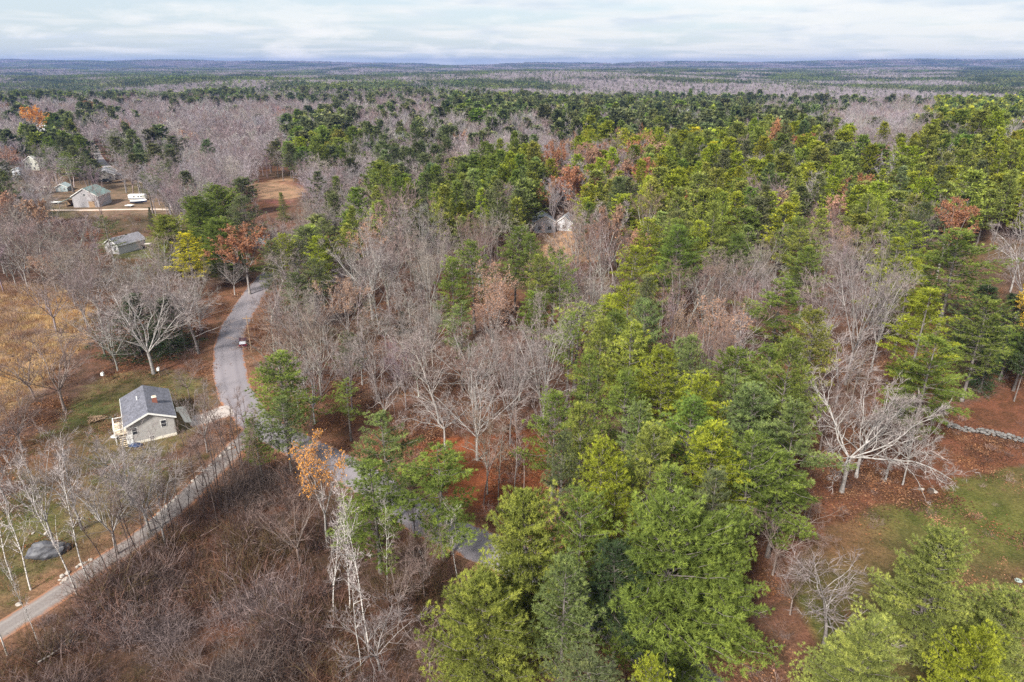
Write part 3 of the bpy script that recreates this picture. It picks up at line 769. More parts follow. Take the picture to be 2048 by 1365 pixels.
# key, top u, top v, height, crown width in photo pixels, colour, label
HP = [
 ('wide0', 1350, 1012, 21, 320, 'p', 'broad full-crowned green pine, the largest, at the bottom middle beside the brown leaf bank'),
 ('wide0', 1455, 1035, 18, 190, 'p', 'green pine shouldering the right flank of the largest bottom pine'),
 ('wide0', 1060, 985, 21, 215, 'o', 'rounded olive-green pine overhanging the bend of the paved road'),
 ('pine0', 1165, 985, 21, 150, 'p', 'mid-green pine between the rounded olive-green one and the largest pine'),
 ('pine0', 1205, 885, 22, 130, 'y', 'yellow-topped pine rising above the rounded pine at the road bend'),
 ('wide0', 965, 1145, 17, 215, 'o', 'olive-green pine with whitish forked trunks at the bottom edge'),
 ('pine0', 1130, 1120, 19, 170, 'c', 'bluish-green pine behind the olive pine with whitish trunks'),
 ('pine0', 1245, 1090, 17, 160, 'h', 'dark green pine in the shade left of the largest bottom pine'),
 ('pine0', 1180, 1310, 14, 170, 'd', 'dark pine low at the bottom edge beside the whitish forked trunks'),
 ('pine0', 1300, 1320, 17, 110, 'y', 'small yellow-green pine tip poking up from the bottom edge'),
 ('wide0', 1888, 1068, 17, 185, 'g', 'lime-green pine with a pale bare lower trunk on the lawn'),
 ('wide0', 1735, 1255, 15, 200, 'g', 'low lime-green pine cut by the bottom edge beside the bare lawn tree'),
 ('wide0', 2020, 1180, 15, 190, 'g', 'lime-green pine at the bottom right corner of the lawn'),
 ('wide0', 1975, 1270, 14, 160, 'y', 'green pine filling the bottom right corner under a lime-green one'),
 ('pine0', 1200, 640, 22, 110, 'o', 'olive pine at the top left shoulder of the central pine column'),
 ('pine0', 1268, 650, 22, 100, 'y', 'yellow-green pine at the crest of the central pine column'),
 ('pine0', 1178, 712, 22, 95, 'p', 'mid-green pine on the left edge of the central column'),
 ('pine0', 1335, 705, 22, 120, 'y', 'bright yellow-green pine standing out near the crest of the central column'),
 ('pine0', 1255, 745, 22, 120, 'p', 'full green pine in the heart of the central column'),
 ('pine0', 1400, 750, 21, 125, 'y', 'yellow-green pine on the right shoulder of the central column'),
 ('pine0', 1385, 675, 21, 85, 'c', 'bluish pine just behind the bright yellow-green column pine'),
 ('airy0', 1475, 745, 20, 110, 'c', 'thin bluish pine between the column and the lone layered pine'),
 ('pine0', 1545, 705, 21, 130, 'p', 'green pine just below the lone layered dark pine'),
 ('pine0', 1165, 810, 21, 110, 'o', 'olive pine on the lower left edge of the central column'),
 ('pine0', 1305, 850, 22, 150, 'o', 'broad olive pine with a sprig of yellow leaves on its face'),
 ('pine0', 1430, 850, 21, 150, 'y', 'broad yellow-green pine right of the one with a yellow sprig'),
 ('pine0', 1235, 920, 20, 120, 'y', 'yellow-green pine over the red leaf bank in the centre'),
 ('tier0', 1600, 800, 21, 170, 'c', 'pine with long flat limbs reaching right toward the pale oak'),
 ('pine0', 1510, 870, 20, 140, 'p', 'green pine beside the flat-limbed pine left of the pale oak'),
 ('tier0', 1570, 910, 16, 190, 'p', 'low spreading pine with limbs hanging over the brown slope'),
 ('pine0', 1345, 935, 20, 130, 'p', 'mid-green pine directly behind the largest bottom pine'),
 ('pine0', 1435, 945, 19, 130, 'd', 'shaded pine behind the right flank of the largest bottom pine'),
 ('pine0', 1120, 870, 20, 80, 'd', 'dark narrow pine on the left foot of the central column'),
 ('pine0', 1272, 495, 22, 100, 'y', 'yellow-green pine standing tall above the central column'),
 ('pine0', 1260, 570, 22, 95, 'y', 'yellow-green pine linking the column to the grove above'),
 ('pine0', 1300, 440, 22, 90, 'y', 'yellow-green pine above the tall one over the central column'),
 ('tier0', 1565, 558, 20, 150, 'p', 'lone dark layered pine standing among grey bare trees'),
 ('pine0', 1030, 455, 23, 85, 'p', 'mid-green pine with several slim trunks showing beneath it'),
 ('pine0', 1060, 470, 22, 70, 'p', 'green pine at the right end of the clump with slim trunks'),
 ('pine0', 945, 485, 23, 100, 'p', 'deep green pine at the centre of the clump above the bare fans'),
 ('pine0', 905, 520, 22, 75, 'p', 'green pine at the left end of the clump above the bare fans'),
 ('airy0', 920, 605, 19, 85, 'c', 'airy bluish pine below the clump of three'),
 ('airy0', 1108, 512, 20, 95, 'o', 'thin open olive pine standing apart between bare trees'),
 ('tier0', 1860, 585, 25, 190, 'y', 'big tiered yellow-green pine leaning over the right-hand slope'),
 ('tier0', 1872, 680, 21, 190, 'p', 'lower tiered green pine whose dark trunk stands on the leaf slope'),
 ('pine0', 1925, 465, 25, 160, 'p', 'rounded bluish-green pine top beside the grey dead tree'),
 ('tier0', 1800, 480, 24, 130, 'y', 'layered yellow pine with flat limbs left of the rounded bluish top'),
 ('hem0', 1985, 570, 16, 150, 'h', 'very dark hemlock in the shade behind the leaf slope'),
 ('hem0', 2040, 590, 15, 130, 'h', 'dark hemlock at the right edge above the stone wall'),
 ('airy0', 2020, 690, 8, 80, 'c', 'small pale pine with a bare stem above the stone wall'),
 ('pine0', 555, 712, 18, 140, 'p', 'dense green pine beside the paved road at the fork'),
 ('pine0', 562, 795, 14, 100, 'c', 'bluish pine in front of the dense one at the fork'),
 ('pine0', 505, 835, 12, 60, 'p', 'small green pine at the road fork among thin dark stems'),
 ('tier0', 765, 828, 18, 160, 'c', 'bluish-green pine left of the red leaf bank beyond the road'),
 ('tier0', 878, 888, 18, 220, 'p', 'dark rounded pine hanging over the paved road'),
 ('tier0', 742, 925, 17, 205, 'p', 'green pine spreading flat limbs across the paved road'),
 ('airy0', 690, 665, 14, 60, 'd', 'small dull pine among bare trees in the middle of the wood'),
 ('airy0', 690, 760, 12, 70, 'p', 'small green pine below the dull one among bare trees'),
 ('pine0', 610, 455, 19, 85, 'd', 'dull green pine above the paved road where it vanishes'),
 ('pine0', 562, 470, 18, 60, 'y', 'yellow-green pine beside the rust-leaved oak at the road'),
 ('pine0', 625, 520, 17, 80, 'd', 'dull pine directly below the one above the vanishing road'),
 ('pine0', 370, 468, 18, 88, 'Y', 'golden yellow pine, the only one so bright, near the white house'),
 ('wide0', 440, 373, 22, 115, 'p', 'highest pine of the grove behind the golden yellow pine'),
 ('pine0', 482, 395, 21, 90, 'd', 'dull green pine at the right end of the grove behind the golden pine'),
 ('wide0', 392, 395, 21, 110, 'p', 'green pine at the centre of the grove behind the golden pine'),
 ('wide0', 335, 432, 19, 115, 'o', 'yellow-green pine at the left end of the grove behind the golden pine'),
 ('wide0', 435, 440, 19, 120, 'p', 'shaded pine low in the grove beside the golden pine'),
 ('hem0', 255, 592, 14, 140, 'h', 'dark hemlock hidden behind the big grey bare tree near the house'),
 ('hem0', 322, 600, 13, 110, 'h', 'second dark hemlock right of the big grey bare tree near the house'),
 ('airy0', 207, 432, 19, 65, 'd', 'sparse dull pine standing before the white house'),
 ('hem0', 297, 415, 9, 20, 'h', 'slim dark spruce below the parked white vehicles'),
 ('hem0', 805, 622, 6, 32, 'h', 'small dark bushy spruce on the forest floor'),
 ('hem0', 562, 385, 12, 30, 'p', 'small green cone-shaped pine below the tan meadow'),
 ('hem0', 675, 352, 19, 60, 'p', 'cone-shaped layered pine standing free of the bare wood'),
 ('airy0', 108, 240, 22, 48, 'h', 'dark pine in front of the orange tree by the far white house'),
 ('airy0', 225, 258, 22, 50, 'd', 'dull pine rising above the far lane'),
 ('airy0', 328, 290, 20, 45, 'd', 'dull pine above the parked white vehicles'),
 ('airy0', 250, 292, 20, 55, 'd', 'dark crown over the far lane above the barns'),
 ('tier0', 665, 232, 20, 26, 'p', 'small distant cone-shaped pine before the grove by the tan meadow'),
 ('airy0', 290, 345, 18, 55, 'd', 'loose dark pine with a bent trunk right of the metal-roofed barn'),
 ('airy0', 320, 325, 20, 60, 'd', 'open dull pine over the lane curve near the parked vehicles'),
 ('airy0', 90, 290, 20, 60, 'd', 'dull pine with a bare pale stem beside the grey gabled house'),
 ('airy0', 128, 305, 20, 60, 'p', 'pine with long pale stems right of the grey gabled house'),
 ('airy0', 165, 308, 19, 50, 'd', 'pine with pale stem left of the metal-roofed barn'),
 ('airy0', 15, 325, 17, 60, 'h', 'dark pine at the left edge beside the white shed'),
 ('pine1', 1393, 256, 23, 44, 'Y', 'yellow-topped tree high in the pine grove, the upper of two'),
 ('pine1', 1428, 286, 22, 40, 'Y', 'yellow-topped tree high in the pine grove, the lower of two'),
 ('tier0', 1742, 388, 23, 120, 'g', 'pale yellow pine with flat limbs standing out of the grove'),
 ('tier0', 1830, 520, 22, 130, 'y', 'yellow-green pine behind the big tiered one on the right-hand slope'),
]
# key, base u, base v, top v, crown width px, bark, leaf colour, label
HB = [
 ('oak0', 1683, 985, 738, 265, 'pale', None, 'huge pale twisted oak without leaves on the brown slope'),
 ('oak0', 1770, 962, 835, 140, 'pale', None, 'smaller leaning leafless oak right of the huge pale one'),
 ('oak0', 1805, 970, 790, 110, 'pale', None, 'slim pale leafless oak between the huge oak and the stone wall'),
 ('lead0', 1648, 1290, 1078, 230, 'bark', None, 'leafless tree with fan of fine twigs standing alone on the lawn edge'),
 ('oak0', 1545, 1150, 1000, 150, 'brown', None, 'brownish leafless tree arching out from the largest bottom pine'),
 ('bare0', 308, 748, 575, 170, 'pale', None, 'big grey leafless tree standing before dark hemlocks behind the house'),
 ('lead0', 398, 708, 545, 140, 'bark', None, 'tall grey leafless tree left of the paved road bend'),
 ('bare0', 372, 700, 560, 100, 'bark', None, 'grey leafless tree with twin stems beside the tall one at the bend'),
 ('bare0', 130, 822, 668, 150, 'brown', None, 'dense brownish leafless tree at the edge of the tan marsh'),
 ('bare0', 70, 800, 690, 110, 'brown', None, 'brownish leafless tree between the marsh and the lawn'),
 ('bare0', 265, 1010, 872, 150, 'pale', None, 'pale leafless tree directly in front of the grey-roofed house'),
 ('bare0', 235, 1110, 940, 150, 'pale', None, 'pale spreading leafless tree on the grass below the house'),
 ('bare0', 335, 1100, 925, 120, 'bark', None, 'grey leafless tree at the gravel track edge below the house'),
 ('birch0', 182, 1175, 905, 95, 'birch', None, 'tall white birch with forked top, the right one of the three by the track'),
 ('birch0', 155, 1190, 925, 100, 'birch', None, 'tall slender white birch, the middle one of the three by the track'),
 ('birch0', 62, 1180, 985, 95, 'birch', None, 'white birch with spreading forks beside the dark boulder'),
 ('birch0', 15, 1310, 960, 80, 'birch', None, 'white birch rising from the bottom left corner'),
 ('birch0', 78, 1290, 1090, 50, 'birch', None, 'thin white birch below the track at the lower left'),
 ('birch0', 738, 1295, 985, 105, 'birch', None, 'brightest white birch, tallest of the clump below the paved road'),
 ('birch0', 700, 1225, 1000, 90, 'birch', None, 'white birch leaning left in the clump below the paved road'),
 ('birch0', 775, 1180, 1000, 55, 'birch', None, 'small white birch beside the dark trunk at the paved road'),
 ('birch0', 915, 1160, 1010, 75, 'birch', None, 'white forked birch against the paved road under the pine'),
 ('tip0', 655, 1095, 893, 115, 'pale', 'orange', 'thin orange-leaved tree with pale stems below the paved road'),
 ('bare0', 860, 1350, 1240, 130, 'brown', None, 'low arching leafless tree at the bottom edge left of the olive pine'),
 ('bare0', 745, 640, 470, 125, 'pale', None, 'tall pale fan-shaped leafless tree, highest of the upper middle wood'),
 ('bare0', 780, 635, 500, 80, 'bark', None, 'grey leafless tree just right of the tall pale fan'),
 ('oak0', 650, 690, 570, 110, 'pale', None, 'pale contorted leafless oak left of the middle wood'),
 ('oak0', 810, 745, 640, 115, 'pale', None, 'white contorted leafless oak in the middle of the wood'),
 ('oak0', 725, 770, 655, 95, 'pale', None, 'pale leafless oak with crooked limbs left of the white contorted one'),
 ('tip0', 985, 690, 550, 110, 'bark', 'tan', 'leafless tree with pinkish brown leaf tips below the pine clump'),
 ('bare0', 955, 920, 745, 150, 'pale', None, 'broad pale leafless tree over the red leaf bank'),
 ('oak0', 890, 900, 760, 130, 'pale', None, 'wide crooked leafless tree left of the broad pale one'),
 ('bare0', 1020, 890, 690, 100, 'bark', None, 'tall grey leafless tree above the red leaf bank'),
 ('bare0', 1085, 870, 640, 125, 'pale', None, 'tall pale leafless tree against the central pine column'),
 ('bare0', 1095, 940, 780, 90, 'bark', None, 'grey leafless tree at the foot of the central pine column'),
 ('lead0', 1030, 985, 850, 70, 'bark', None, 'thin leafless tree standing on the red leaf bank'),
 ('lead0', 1500, 640, 540, 80, 'bark', None, 'grey leafless tree just left of the lone layered pine'),
 ('bare0', 1690, 770, 500, 130, 'bark', None, 'tall reddish grey leafless tree behind the huge pale oak'),
 ('bare0', 1740, 745, 530, 110, 'pale', None, 'tall leafless tree between the layered pine and the tiered pine'),
 ('bare0', 1640, 730, 555, 90, 'bark', None, 'leafless tree right beside the lone layered pine'),
 ('bare0', 1410, 860, 640, 70, 'brown', None, 'pinkish leafless tree poking out of the central pines'),
 ('bare0', 1180, 560, 440, 75, 'pale', None, 'pale upright leafless tree below the white building in the pines'),
 ('rust0', 500, 590, 472, 105, 'bark', 'rust', 'rust-leaved oak bending over the paved road where it vanishes'),
 ('rust0', 1872, 560, 415, 85, 'bark', 'rust', 'rust-orange oak in front of the lime pines at the upper right'),
 ('oak0', 2020, 585, 378, 100, 'pale', None, 'dead silver-grey tree with bare spires at the right edge'),
 ('bare0', 2030, 640, 460, 130, 'bark', None, 'spreading grey leafless tree under the dead silver-grey one'),
 ('rust0', 80, 288, 222, 42, 'bark', 'orange', 'round orange-leaved tree beside the far white house'),
 ('rust0', 188, 250, 207, 32, 'bark', 'rust', 'far rust-brown tree between two small green pines'),
 ('rust0', 735, 420, 362, 30, 'bark', 'rust', 'small rust-orange tree at the edge of the grey wood'),
 ('rust0', 775, 425, 370, 32, 'bark', 'rust', 'rust-brown tree beside the small rust-orange one'),
 ('rust0', 1110, 400, 300, 50, 'bark', 'rust', 'rust-brown tree above the white building in the pines'),
 ('rust0', 1165, 395, 298, 60, 'bark', 'tan', 'brown-leaved tree right of the one above the white building'),
 ('rust0', 875, 470, 420, 40, 'bark', 'rust', 'dark rust tree under the middle row of pines'),
 ('tip0', 1170, 490, 440, 60, 'bark', 'tan', 'tan-leaved tree right below the white building in the pines'),
 ('oak0', 630, 960, 820, 40, 'dark', None, 'slim dark leafless tree across the paved road from the orange tree'),
 ('bare0', 830, 1075, 960, 60, 'dark', None, 'dark leafless tree on the far verge of the paved road'),
 ('rust0', 2040, 735, 590, 75, 'bark', 'gold', 'golden-leaved tree at the right edge by the dark hemlocks'),
 ('bare0', 110, 1090, 900, 110, 'pale', None, 'pale leafless tree above the dark boulder on the grass'),
 ('birch0', 25, 1160, 975, 80, 'birch', None, 'white birch at the left edge above the gravel track'),
 ('bare0', 165, 1060, 880, 120, 'pale', None, 'pale leafless tree on the grass behind the two forked birches'),
 ('bare0', 300, 1065, 905, 150, 'pale', None, 'pale leafless tree with fine fan below the front wall of the house'),
 ('bare0', 415, 905, 780, 80, 'bark', None, 'grey leafless tree standing on the corner of the driveway'),
 ('oak0', 380, 800, 720, 70, 'brown', None, 'low brownish leafless tree at the lawn edge behind the house'),
 ('bare0', 45, 900, 790, 110, 'brown', None, 'brown leafless tree at the left edge below the marsh'),
 ('bare0', 15, 1010, 860, 100, 'bark', None, 'grey leafless tree cut by the left edge beside the grass'),
 ('birch0', 668, 1240, 1055, 90, 'birch', None, 'low white birch at the left of the clump below the paved road'),
 ('birch0', 722, 1330, 1110, 80, 'birch', None, 'thin white birch in front of the clump below the paved road'),
 ('bare0', 600, 1130, 1000, 120, 'brown', None, 'brown leafless tree in the scrub below the orange tree'),
 ('bare0', 800, 1240, 1120, 110, 'brown', None, 'brown leafless tree in the scrub right of the white birch clump'),
 ('bare0', 760, 1340, 1230, 150, 'bark', None, 'grey leafless tree arching low at the bottom edge'),
 ('bare0', 850, 1200, 1060, 90, 'brown', None, 'brown leafless tree beside the broken log'),
 ('oak0', 1600, 1085, 985, 120, 'brown', None, 'brown tangled leafless tree under the low spreading pine'),
 ('bare0', 1580, 1230, 1110, 90, 'brown', None, 'brown leafless tree on the leaf bank beside the largest bottom pine'),
 ('bare0', 1712, 955, 765, 170, 'pale', None, 'tall upright pale leafless tree standing right behind the huge pale oak'),
 ('oak0', 1730, 900, 790, 130, 'bark', None, 'grey leafless oak farther up the slope behind the huge pale one'),
 ('bare0', 1640, 900, 770, 100, 'brown', None, 'brownish leafless tree left of the huge pale oak'),
 ('bare0', 560, 690, 590, 90, 'bark', None, 'grey leafless tree right of the road bend behind the utility pole'),
 ('bare0', 575, 760, 640, 100, 'brown', None, 'brownish leafless tree above the dense green pine at the fork'),
 ('bare0', 470, 590, 520, 60, 'pale', None, 'pale leafless tree leaning over the road where it vanishes'),
]
def bark_words(b):
    return {'pale': 'pale', 'bark': 'grey', 'brown': 'brown', 'dark': 'dark', 'birch': 'white'}[b]
for i, (key, u, v, h, wpx, c, lab) in enumerate(HP):
    x, y, z = at(u, v, h)
    dep = project(x, y, z + h)[2]
    w = wpx * dep / FOC * (1.16 if v > 440 and key != 'hem0' else 1.05)
    name = {'hem0': 'hemlock_tree'}.get(key, 'pine_tree')
    if 'spruce' in lab: name = 'spruce_tree'
    tree(name, key, x, y, h, w, C[c], C['bark'], lab, 'pine tree' if name == 'pine_tree' else name.replace('_', ' '), G_PINE if name == 'pine_tree' else 'dark evergreens among the pines', vi=i)
for i, (key, u, v, vt, wpx, b, lf, lab) in enumerate(HB):
    x, y, z = at(u, v)
    h = top_height(x, y, vt)
    dep = project(x, y, z + h * .7)[2]
    w = wpx * dep / FOC
    name = 'birch_tree' if key == 'birch0' else ('leafy_tree' if lf and lf != 'tan' else 'leafless_tree')
    e = tree(name, key, x, y, h, w, C[b], C[b], lab, {'birch_tree': 'birch tree', 'leafy_tree': 'autumn tree', 'leafless_tree': 'bare tree'}[name],
         {'birch_tree': 'white birches by the track and the road', 'leafy_tree': 'trees still holding orange and rust leaves', 'leafless_tree': G_BARE}[name], vi=i if i else 1)
    if lf:                                   # crown keeps a leaf colour, twigs take it too
        e.children[0].color = (*C[lf], 1)
        e.children[1].color = (*C[b], 1)
# thin dark stems along the gravel track, by the fork
STEMS = [(540, 960, 850), (525, 1000, 870), (395, 985, 860), (365, 1035, 915), (320, 1100, 960), (270, 1150, 1000), (245, 1160, 990), (460, 1045, 890), (475, 1010, 865), (402, 1010, 880), (418, 1000, 860), (432, 975, 850), (444, 1015, 840), (455, 985, 830), (463, 940, 800), (472, 960, 820), (480, 925, 790), (489, 950, 800), (436, 1060, 880),
         (352, 1080, 930), (335, 1065, 950), (286, 1135, 960), (300, 1125, 985), (505, 985, 820), (515, 950, 810), (410, 1040, 905), (381, 1050, 930), (498, 905, 780), (225, 1165, 1010), (428, 930, 800), (452, 905, 790)]
ORD = ['first', 'second', 'third', 'fourth', 'fifth', 'sixth', 'seventh', 'eighth', 'ninth', 'tenth', 'eleventh', 'twelfth', 'thirteenth', 'fourteenth', 'fifteenth', 'sixteenth',
       'seventeenth', 'eighteenth', 'nineteenth', 'twentieth', 'twenty-first', 'twenty-second', 'twenty-third', 'twenty-fourth', 'twenty-fifth', 'twenty-sixth', 'twenty-seventh', 'twenty-eighth', 'twenty-ninth', 'thirtieth', 'thirty-first', 'thirty-second', 'thirty-third']
for i, (u, v, vt) in enumerate(sorted(STEMS)):
    x, y, z = at(u, v)
    h = top_height(x, y, vt)
    tree('sapling', 'slim0', x, y, h, h * .28, C['brown'], C['dark'], f'thin dark stem beside the gravel track, {ORD[i]} from the left of the row', 'sapling', 'thin dark stems lining the gravel track', vi=i)

# ------------------------------------------------------------------ what the wood is made of, read off the photo (crowns at photo rows)
ZONES = {
160: '0-150 d,150-320 n,320-500 d,500-680 m,680-900 n,900-1400 m,1400-1700 d,1700-1860 d,1860-2048 m',
200: '0-165 b,165-235 m,235-660 b,660-900 n,900-1480 d,1480-1560 n,1560-1700 n,1700-1880 b,1880-2048 o',
240: '0-60 b,60-130 h,130-580 b,580-700 d,700-960 n,960-1160 n,1160-1540 d,1540-1660 m,1660-1860 b,1860-2048 y',
280: '0-60 B,60-180 d,180-210 .,230-350 n,350-580 b,580-700 p,700-900 n,900-1140 b,1140-1300 s,1300-1450 y,1450-1720 y,1720-1790 B,1790-2048 y',
320: '0-180 m,180-240 .,260-350 m,350-500 b,500-650 b,650-760 b,760-900 m,900-1100 p,1100-1300 s,1300-2048 y',
360: '0-40 d,40-90 n,90-150 .,150-200 b,200-260 .,260-300 b,300-400 b,400-500 .,500-620 .,620-700 n,700-740 b,740-1000 p,1000-1030 B,1030-1100 p,1100-1180 r,1180-2048 y',
400: '0-90 b,90-340 .,340-510 .,510-640 b,640-720 n,720-860 p,860-1060 p,1060-1130 p,1130-1200 p,1200-1300 y,1300-1350 r,1350-1620 y,1620-1690 B,1690-1830 y,1830-1900 .,1900-1990 p,1990-2048 .',
440: '0-180 b,180-310 .,310-450 .,450-540 .,540-600 n,600-740 p,740-880 b,880-900 r,900-1010 B,1010-1070 .,1070-1130 .,1130-1180 B,1180-1250 B,1250-1320 .,1320-1640 o,1640-1700 B,1700-1850 y,1850-2000 .,2000-2048 .',
480: '0-190 b,190-250 .,250-320 b,320-420 .,420-540 .,540-660 p,660-880 b,880-1070 .,1070-1230 B,1230-1320 .,1320-1460 p,1460-1540 b,1540-1640 p,1640-1780 b,1780-1840 .,1840-2000 .,2000-2048 .',
520: '0-320 b,320-420 b,420-540 .,540-660 m,660-860 b,860-1060 .,1060-1160 .,1160-1220 B,1220-1320 .,1320-1400 p,1400-1640 b,1640-1780 b,1780-1840 y,1840-2048 .',
560: '0-180 .,180-430 b,430-530 .,530-640 n,640-880 b,880-960 .,960-1060 .,1060-1150 p,1150-1220 B,1220-1320 .,1320-1490 B,1490-1640 .,1640-1780 b,1780-1800 p,1800-2048 .',
600: '0-180 .,180-420 b,420-540 .,540-880 b,880-960 .,960-1150 B,1150-1220 b,1220-1320 y,1320-1500 B,1500-1630 .,1630-1780 b,1780-1960 .,1960-2048 h',
640: '0-60 .,60-340 b,340-420 b,420-540 .,540-640 b,640-700 .,700-880 b,880-950 n,950-1140 B,1140-1330 y,1330-1500 B,1500-1620 .,1620-1780 b,1780-1940 .,1940-2048 h',
680: '0-40 .,40-220 b,220-420 b,420-540 .,540-660 b,660-720 n,720-880 b,880-1130 B,1130-1370 p,1370-1500 B,1500-1620 .,1620-1790 k,1790-1940 .,1940-2048 .',
720: '0-220 B,220-490 .,490-620 .,620-830 b,830-1130 B,1130-1620 p,1620-2048 .',
760: '0-120 B,120-490 .,490-620 .,620-720 b,720-830 n,830-1130 B,1130-1620 p,1620-2048 .',
800: '0-120 B,120-640 .,640-700 k,700-830 .,830-1130 B,1130-1640 p,1640-2048 .',
840: '0-70 B,70-600 .,600-700 .,700-820 .,820-1100 k,1100-1600 p,1600-2048 .',
880: '0-40 B,40-940 .,940-1090 k,1090-1580 p,1580-2048 .',
920: '0-940 .,940-1080 .,1080-1540 d,1540-2048 .',
960: '0-1100 .,1100-1480 d,1480-2048 .',
1000: '0-2048 .',
}
ZR = {k: [(float(a.split('-')[0]), float(a.split()[0].split('-')[1]), a.split()[1]) for a in v.split(',')] for k, v in ZONES.items()}
def zone_at(u, v):
    if v >= 1000:
        return '.'
    if v < 160:
        return None
    row = ZR[160 + 40 * int((v - 160) // 40)]
    u = min(max(u, 0), 2047)
    for a, b, k in row:
        if a <= u < b:
            return k
    return '.'
# what must stay open to view: photo pixel, radius
OPEN = [(500, 604, 16), (480, 640, 28), (460, 680, 34), (458, 720, 36), (465, 765, 36), (480, 800, 30), (490, 684, 20), (235, 820, 45), (290, 830, 62), (340, 850, 40),
        (372, 830, 24), (190, 800, 42), (150, 850, 30), (162, 397, 20), (277, 403, 12), (220, 350, 10), (65, 325, 10), (232, 485, 22), (120, 377, 16), (545, 385, 38), (580, 385, 24),
        (85, 250, 10), (1090, 438, 6), (1128, 434, 4), (285, 493, 10), (30, 343, 8), (320, 420, 8), (220, 421, 6), (205, 300, 9), (625, 895, 30), (665, 915, 30), (705, 935, 26), (900, 1062, 14)]
CLEAR_POLY = [LAWN1, LAWN2, YARD, [(-300, 590), (120, 590), (180, 640), (70, 660), (40, 760), (-300, 850)], MEADOW, PATCH7, [(130, 400), (240, 400), (300, 404), (330, 424), (100, 424)], SCRUB]
HEROES = list(placed)
def ok_spot(x, y, h, rad):
    u, v, _ = project(x, y, terf(x, y))
    for P in CLEAR_POLY:
        if bool(inpoly(np.array([u]), np.array([v]), P)[0]):
            return False
    if y < 420:
        if dist_line(x, y, W_ROAD[::2]) < 5.5 + rad * .25 or dist_line(x, y, W_TRACK[::2]) < 3.8 or dist_line(x, y, W_DRIVE) < 5 or dist_line(x, y, W_LANE[::3]) < 3.5:
            return False
    for hx, hy, hr in HEROES:
        if (hx - x) ** 2 + (hy - y) ** 2 < (0.45 * (hr + rad) + .6) ** 2:
            return False
    for fr in (0.25, 0.5, 0.75, 0.97):
        uu, vv, dd = project(x, y, terf(x, y) + h * fr)
        pr = rad * FOC / dd * (0.55 if fr > .3 else 0.15)
        for (cu, cv, cr) in OPEN:
            if (uu - cu) ** 2 + (vv - cv) ** 2 < (pr + cr) ** 2:
                return False
    return True
def pick_kind(k, x, y):
    q = mnoise.noise(Vector((x * .012, y * .012, 3.3)))
    r = random.random()
    if k is None:
        r2 = mnoise.noise(Vector((x * .0035, y * .0035, 9.1))) + 0.5 * q
        if r2 > 0.2: return ('pine', random.choice('ddh')) if r > .3 else ('bare', 'b')
        return ('bare', 'b') if r > .1 else ('pine', 'd')
    if k == 'm': return ('pine', 'd') if q + (r - .5) * .8 > 0.1 else ('bare', 'b')
    if k == 'n': return ('pine', 'd') if r < .22 else ('bare', 'b')
    if k == 's': return ('rust', random.choice(['rust', 'tan'])) if r < .3 else (('pine', 'y') if r < .65 else ('bare', 'brown'))
    if k == 'r': return ('rust', 'rust') if r < .6 else ('bare', 'brown')
    if k == 'b': return ('bare', 'b') if r > .025 else (('pine', 'd') if r < .015 else ('rust', 'tan'))
    if k == 'B': return ('bare', 'brown') if r > .12 else ('rust', 'tan')
    if k == 'k': return ('slim', 'brown')
    if k == 'y' and random.random() < .07: return ('bare', 'brown')
    if k == 'y': return ('pine', random.choice('yyyopgd')) if r > .035 else ('rust', random.choice(['rust', 'tan']))
    if k == 'o': return ('pine', random.choice('opyc'))
    if k == 'p': return ('pine', random.choice('pppyocd')) if r > .04 else ('bare', 'b')
    if k == 'd': return ('pine', random.choice('ddddph')) if r > .2 else ('bare', 'b')
    if k == 'h': return ('pine', random.choice('hhdp'))
    return None
cands = []
cells = {}
y = 58.0
while y < 1250:
    sp = 4.4 if y < 420 else (5.2 if y < 700 else 8.5)
    half = 0.80 * y + 22
    x = -half
    while x < half:
        px, py = x + random.uniform(-.42, .42) * sp, y + random.uniform(-.42, .42) * sp
        x += sp
        z0 = terf(px, py)
        u, v, dep = project(px, py, z0 + 14.5)
        zj = 1.0 if v < 560 else 0.35
        k = zone_at(u + random.gauss(0, 15) * zj, v + random.gauss(0, 8) * zj)
        if k == '.' or (k is None and v > 900):
            continue
        if v > 1000 or (u < -160 or u > 2210):
            continue
        kd = pick_kind(k, px, py)
        if kd is None:
            continue
        kind, c = kd
        thin = {'bare': .9, 'pine': 1, 'rust': .9, 'slim': 1}[kind]
        if y > 560 and v > 150: thin *= 1
        if kind == 'bare' and 520 < v and u > 560: thin = .62
        if random.random() > thin:
            continue
        big = 1.0 if y < 500 else 1.12
        if kind == 'pine': h, rad = random.gauss(20.5, 2.8), random.uniform(4.2, 8.4)
        elif kind == 'slim': h, rad = random.gauss(12, 1.5), random.uniform(1.6, 2.4)
        else: h, rad = random.gauss(15.5, 2.6), random.uniform(3.4, 6.6)
        if c == 'h' and kind == 'pine': h, rad = random.gauss(15, 2), random.uniform(2.6, 3.6)
        h = max(8, h) * big; rad *= big
        if 150 < y and u < 700 and v < 700: h *= 0.9
        if y < 760 and not ok_spot(px, py, h, rad):
            continue
        if kind != 'slim':
            near_, gx, gy = False, int(px // 12), int(py // 12)
            for ix in (gx - 1, gx, gx + 1):
                for iy in (gy - 1, gy, gy + 1):
                    for (qx, qy, qr, qk) in cells.get((ix, iy), ()):
                        if (qx - px) ** 2 + (qy - py) ** 2 < ((.60 if qk == kind == 'pine' else .52) * (rad + qr)) ** 2:
                            near_ = True
            if near_: continue
            cells.setdefault((gx, gy), []).append((px, py, rad, kind))
        cands.append([kind, c, px, py, h, rad, u, v, dep])
    y += sp
print('candidates', len(cands))

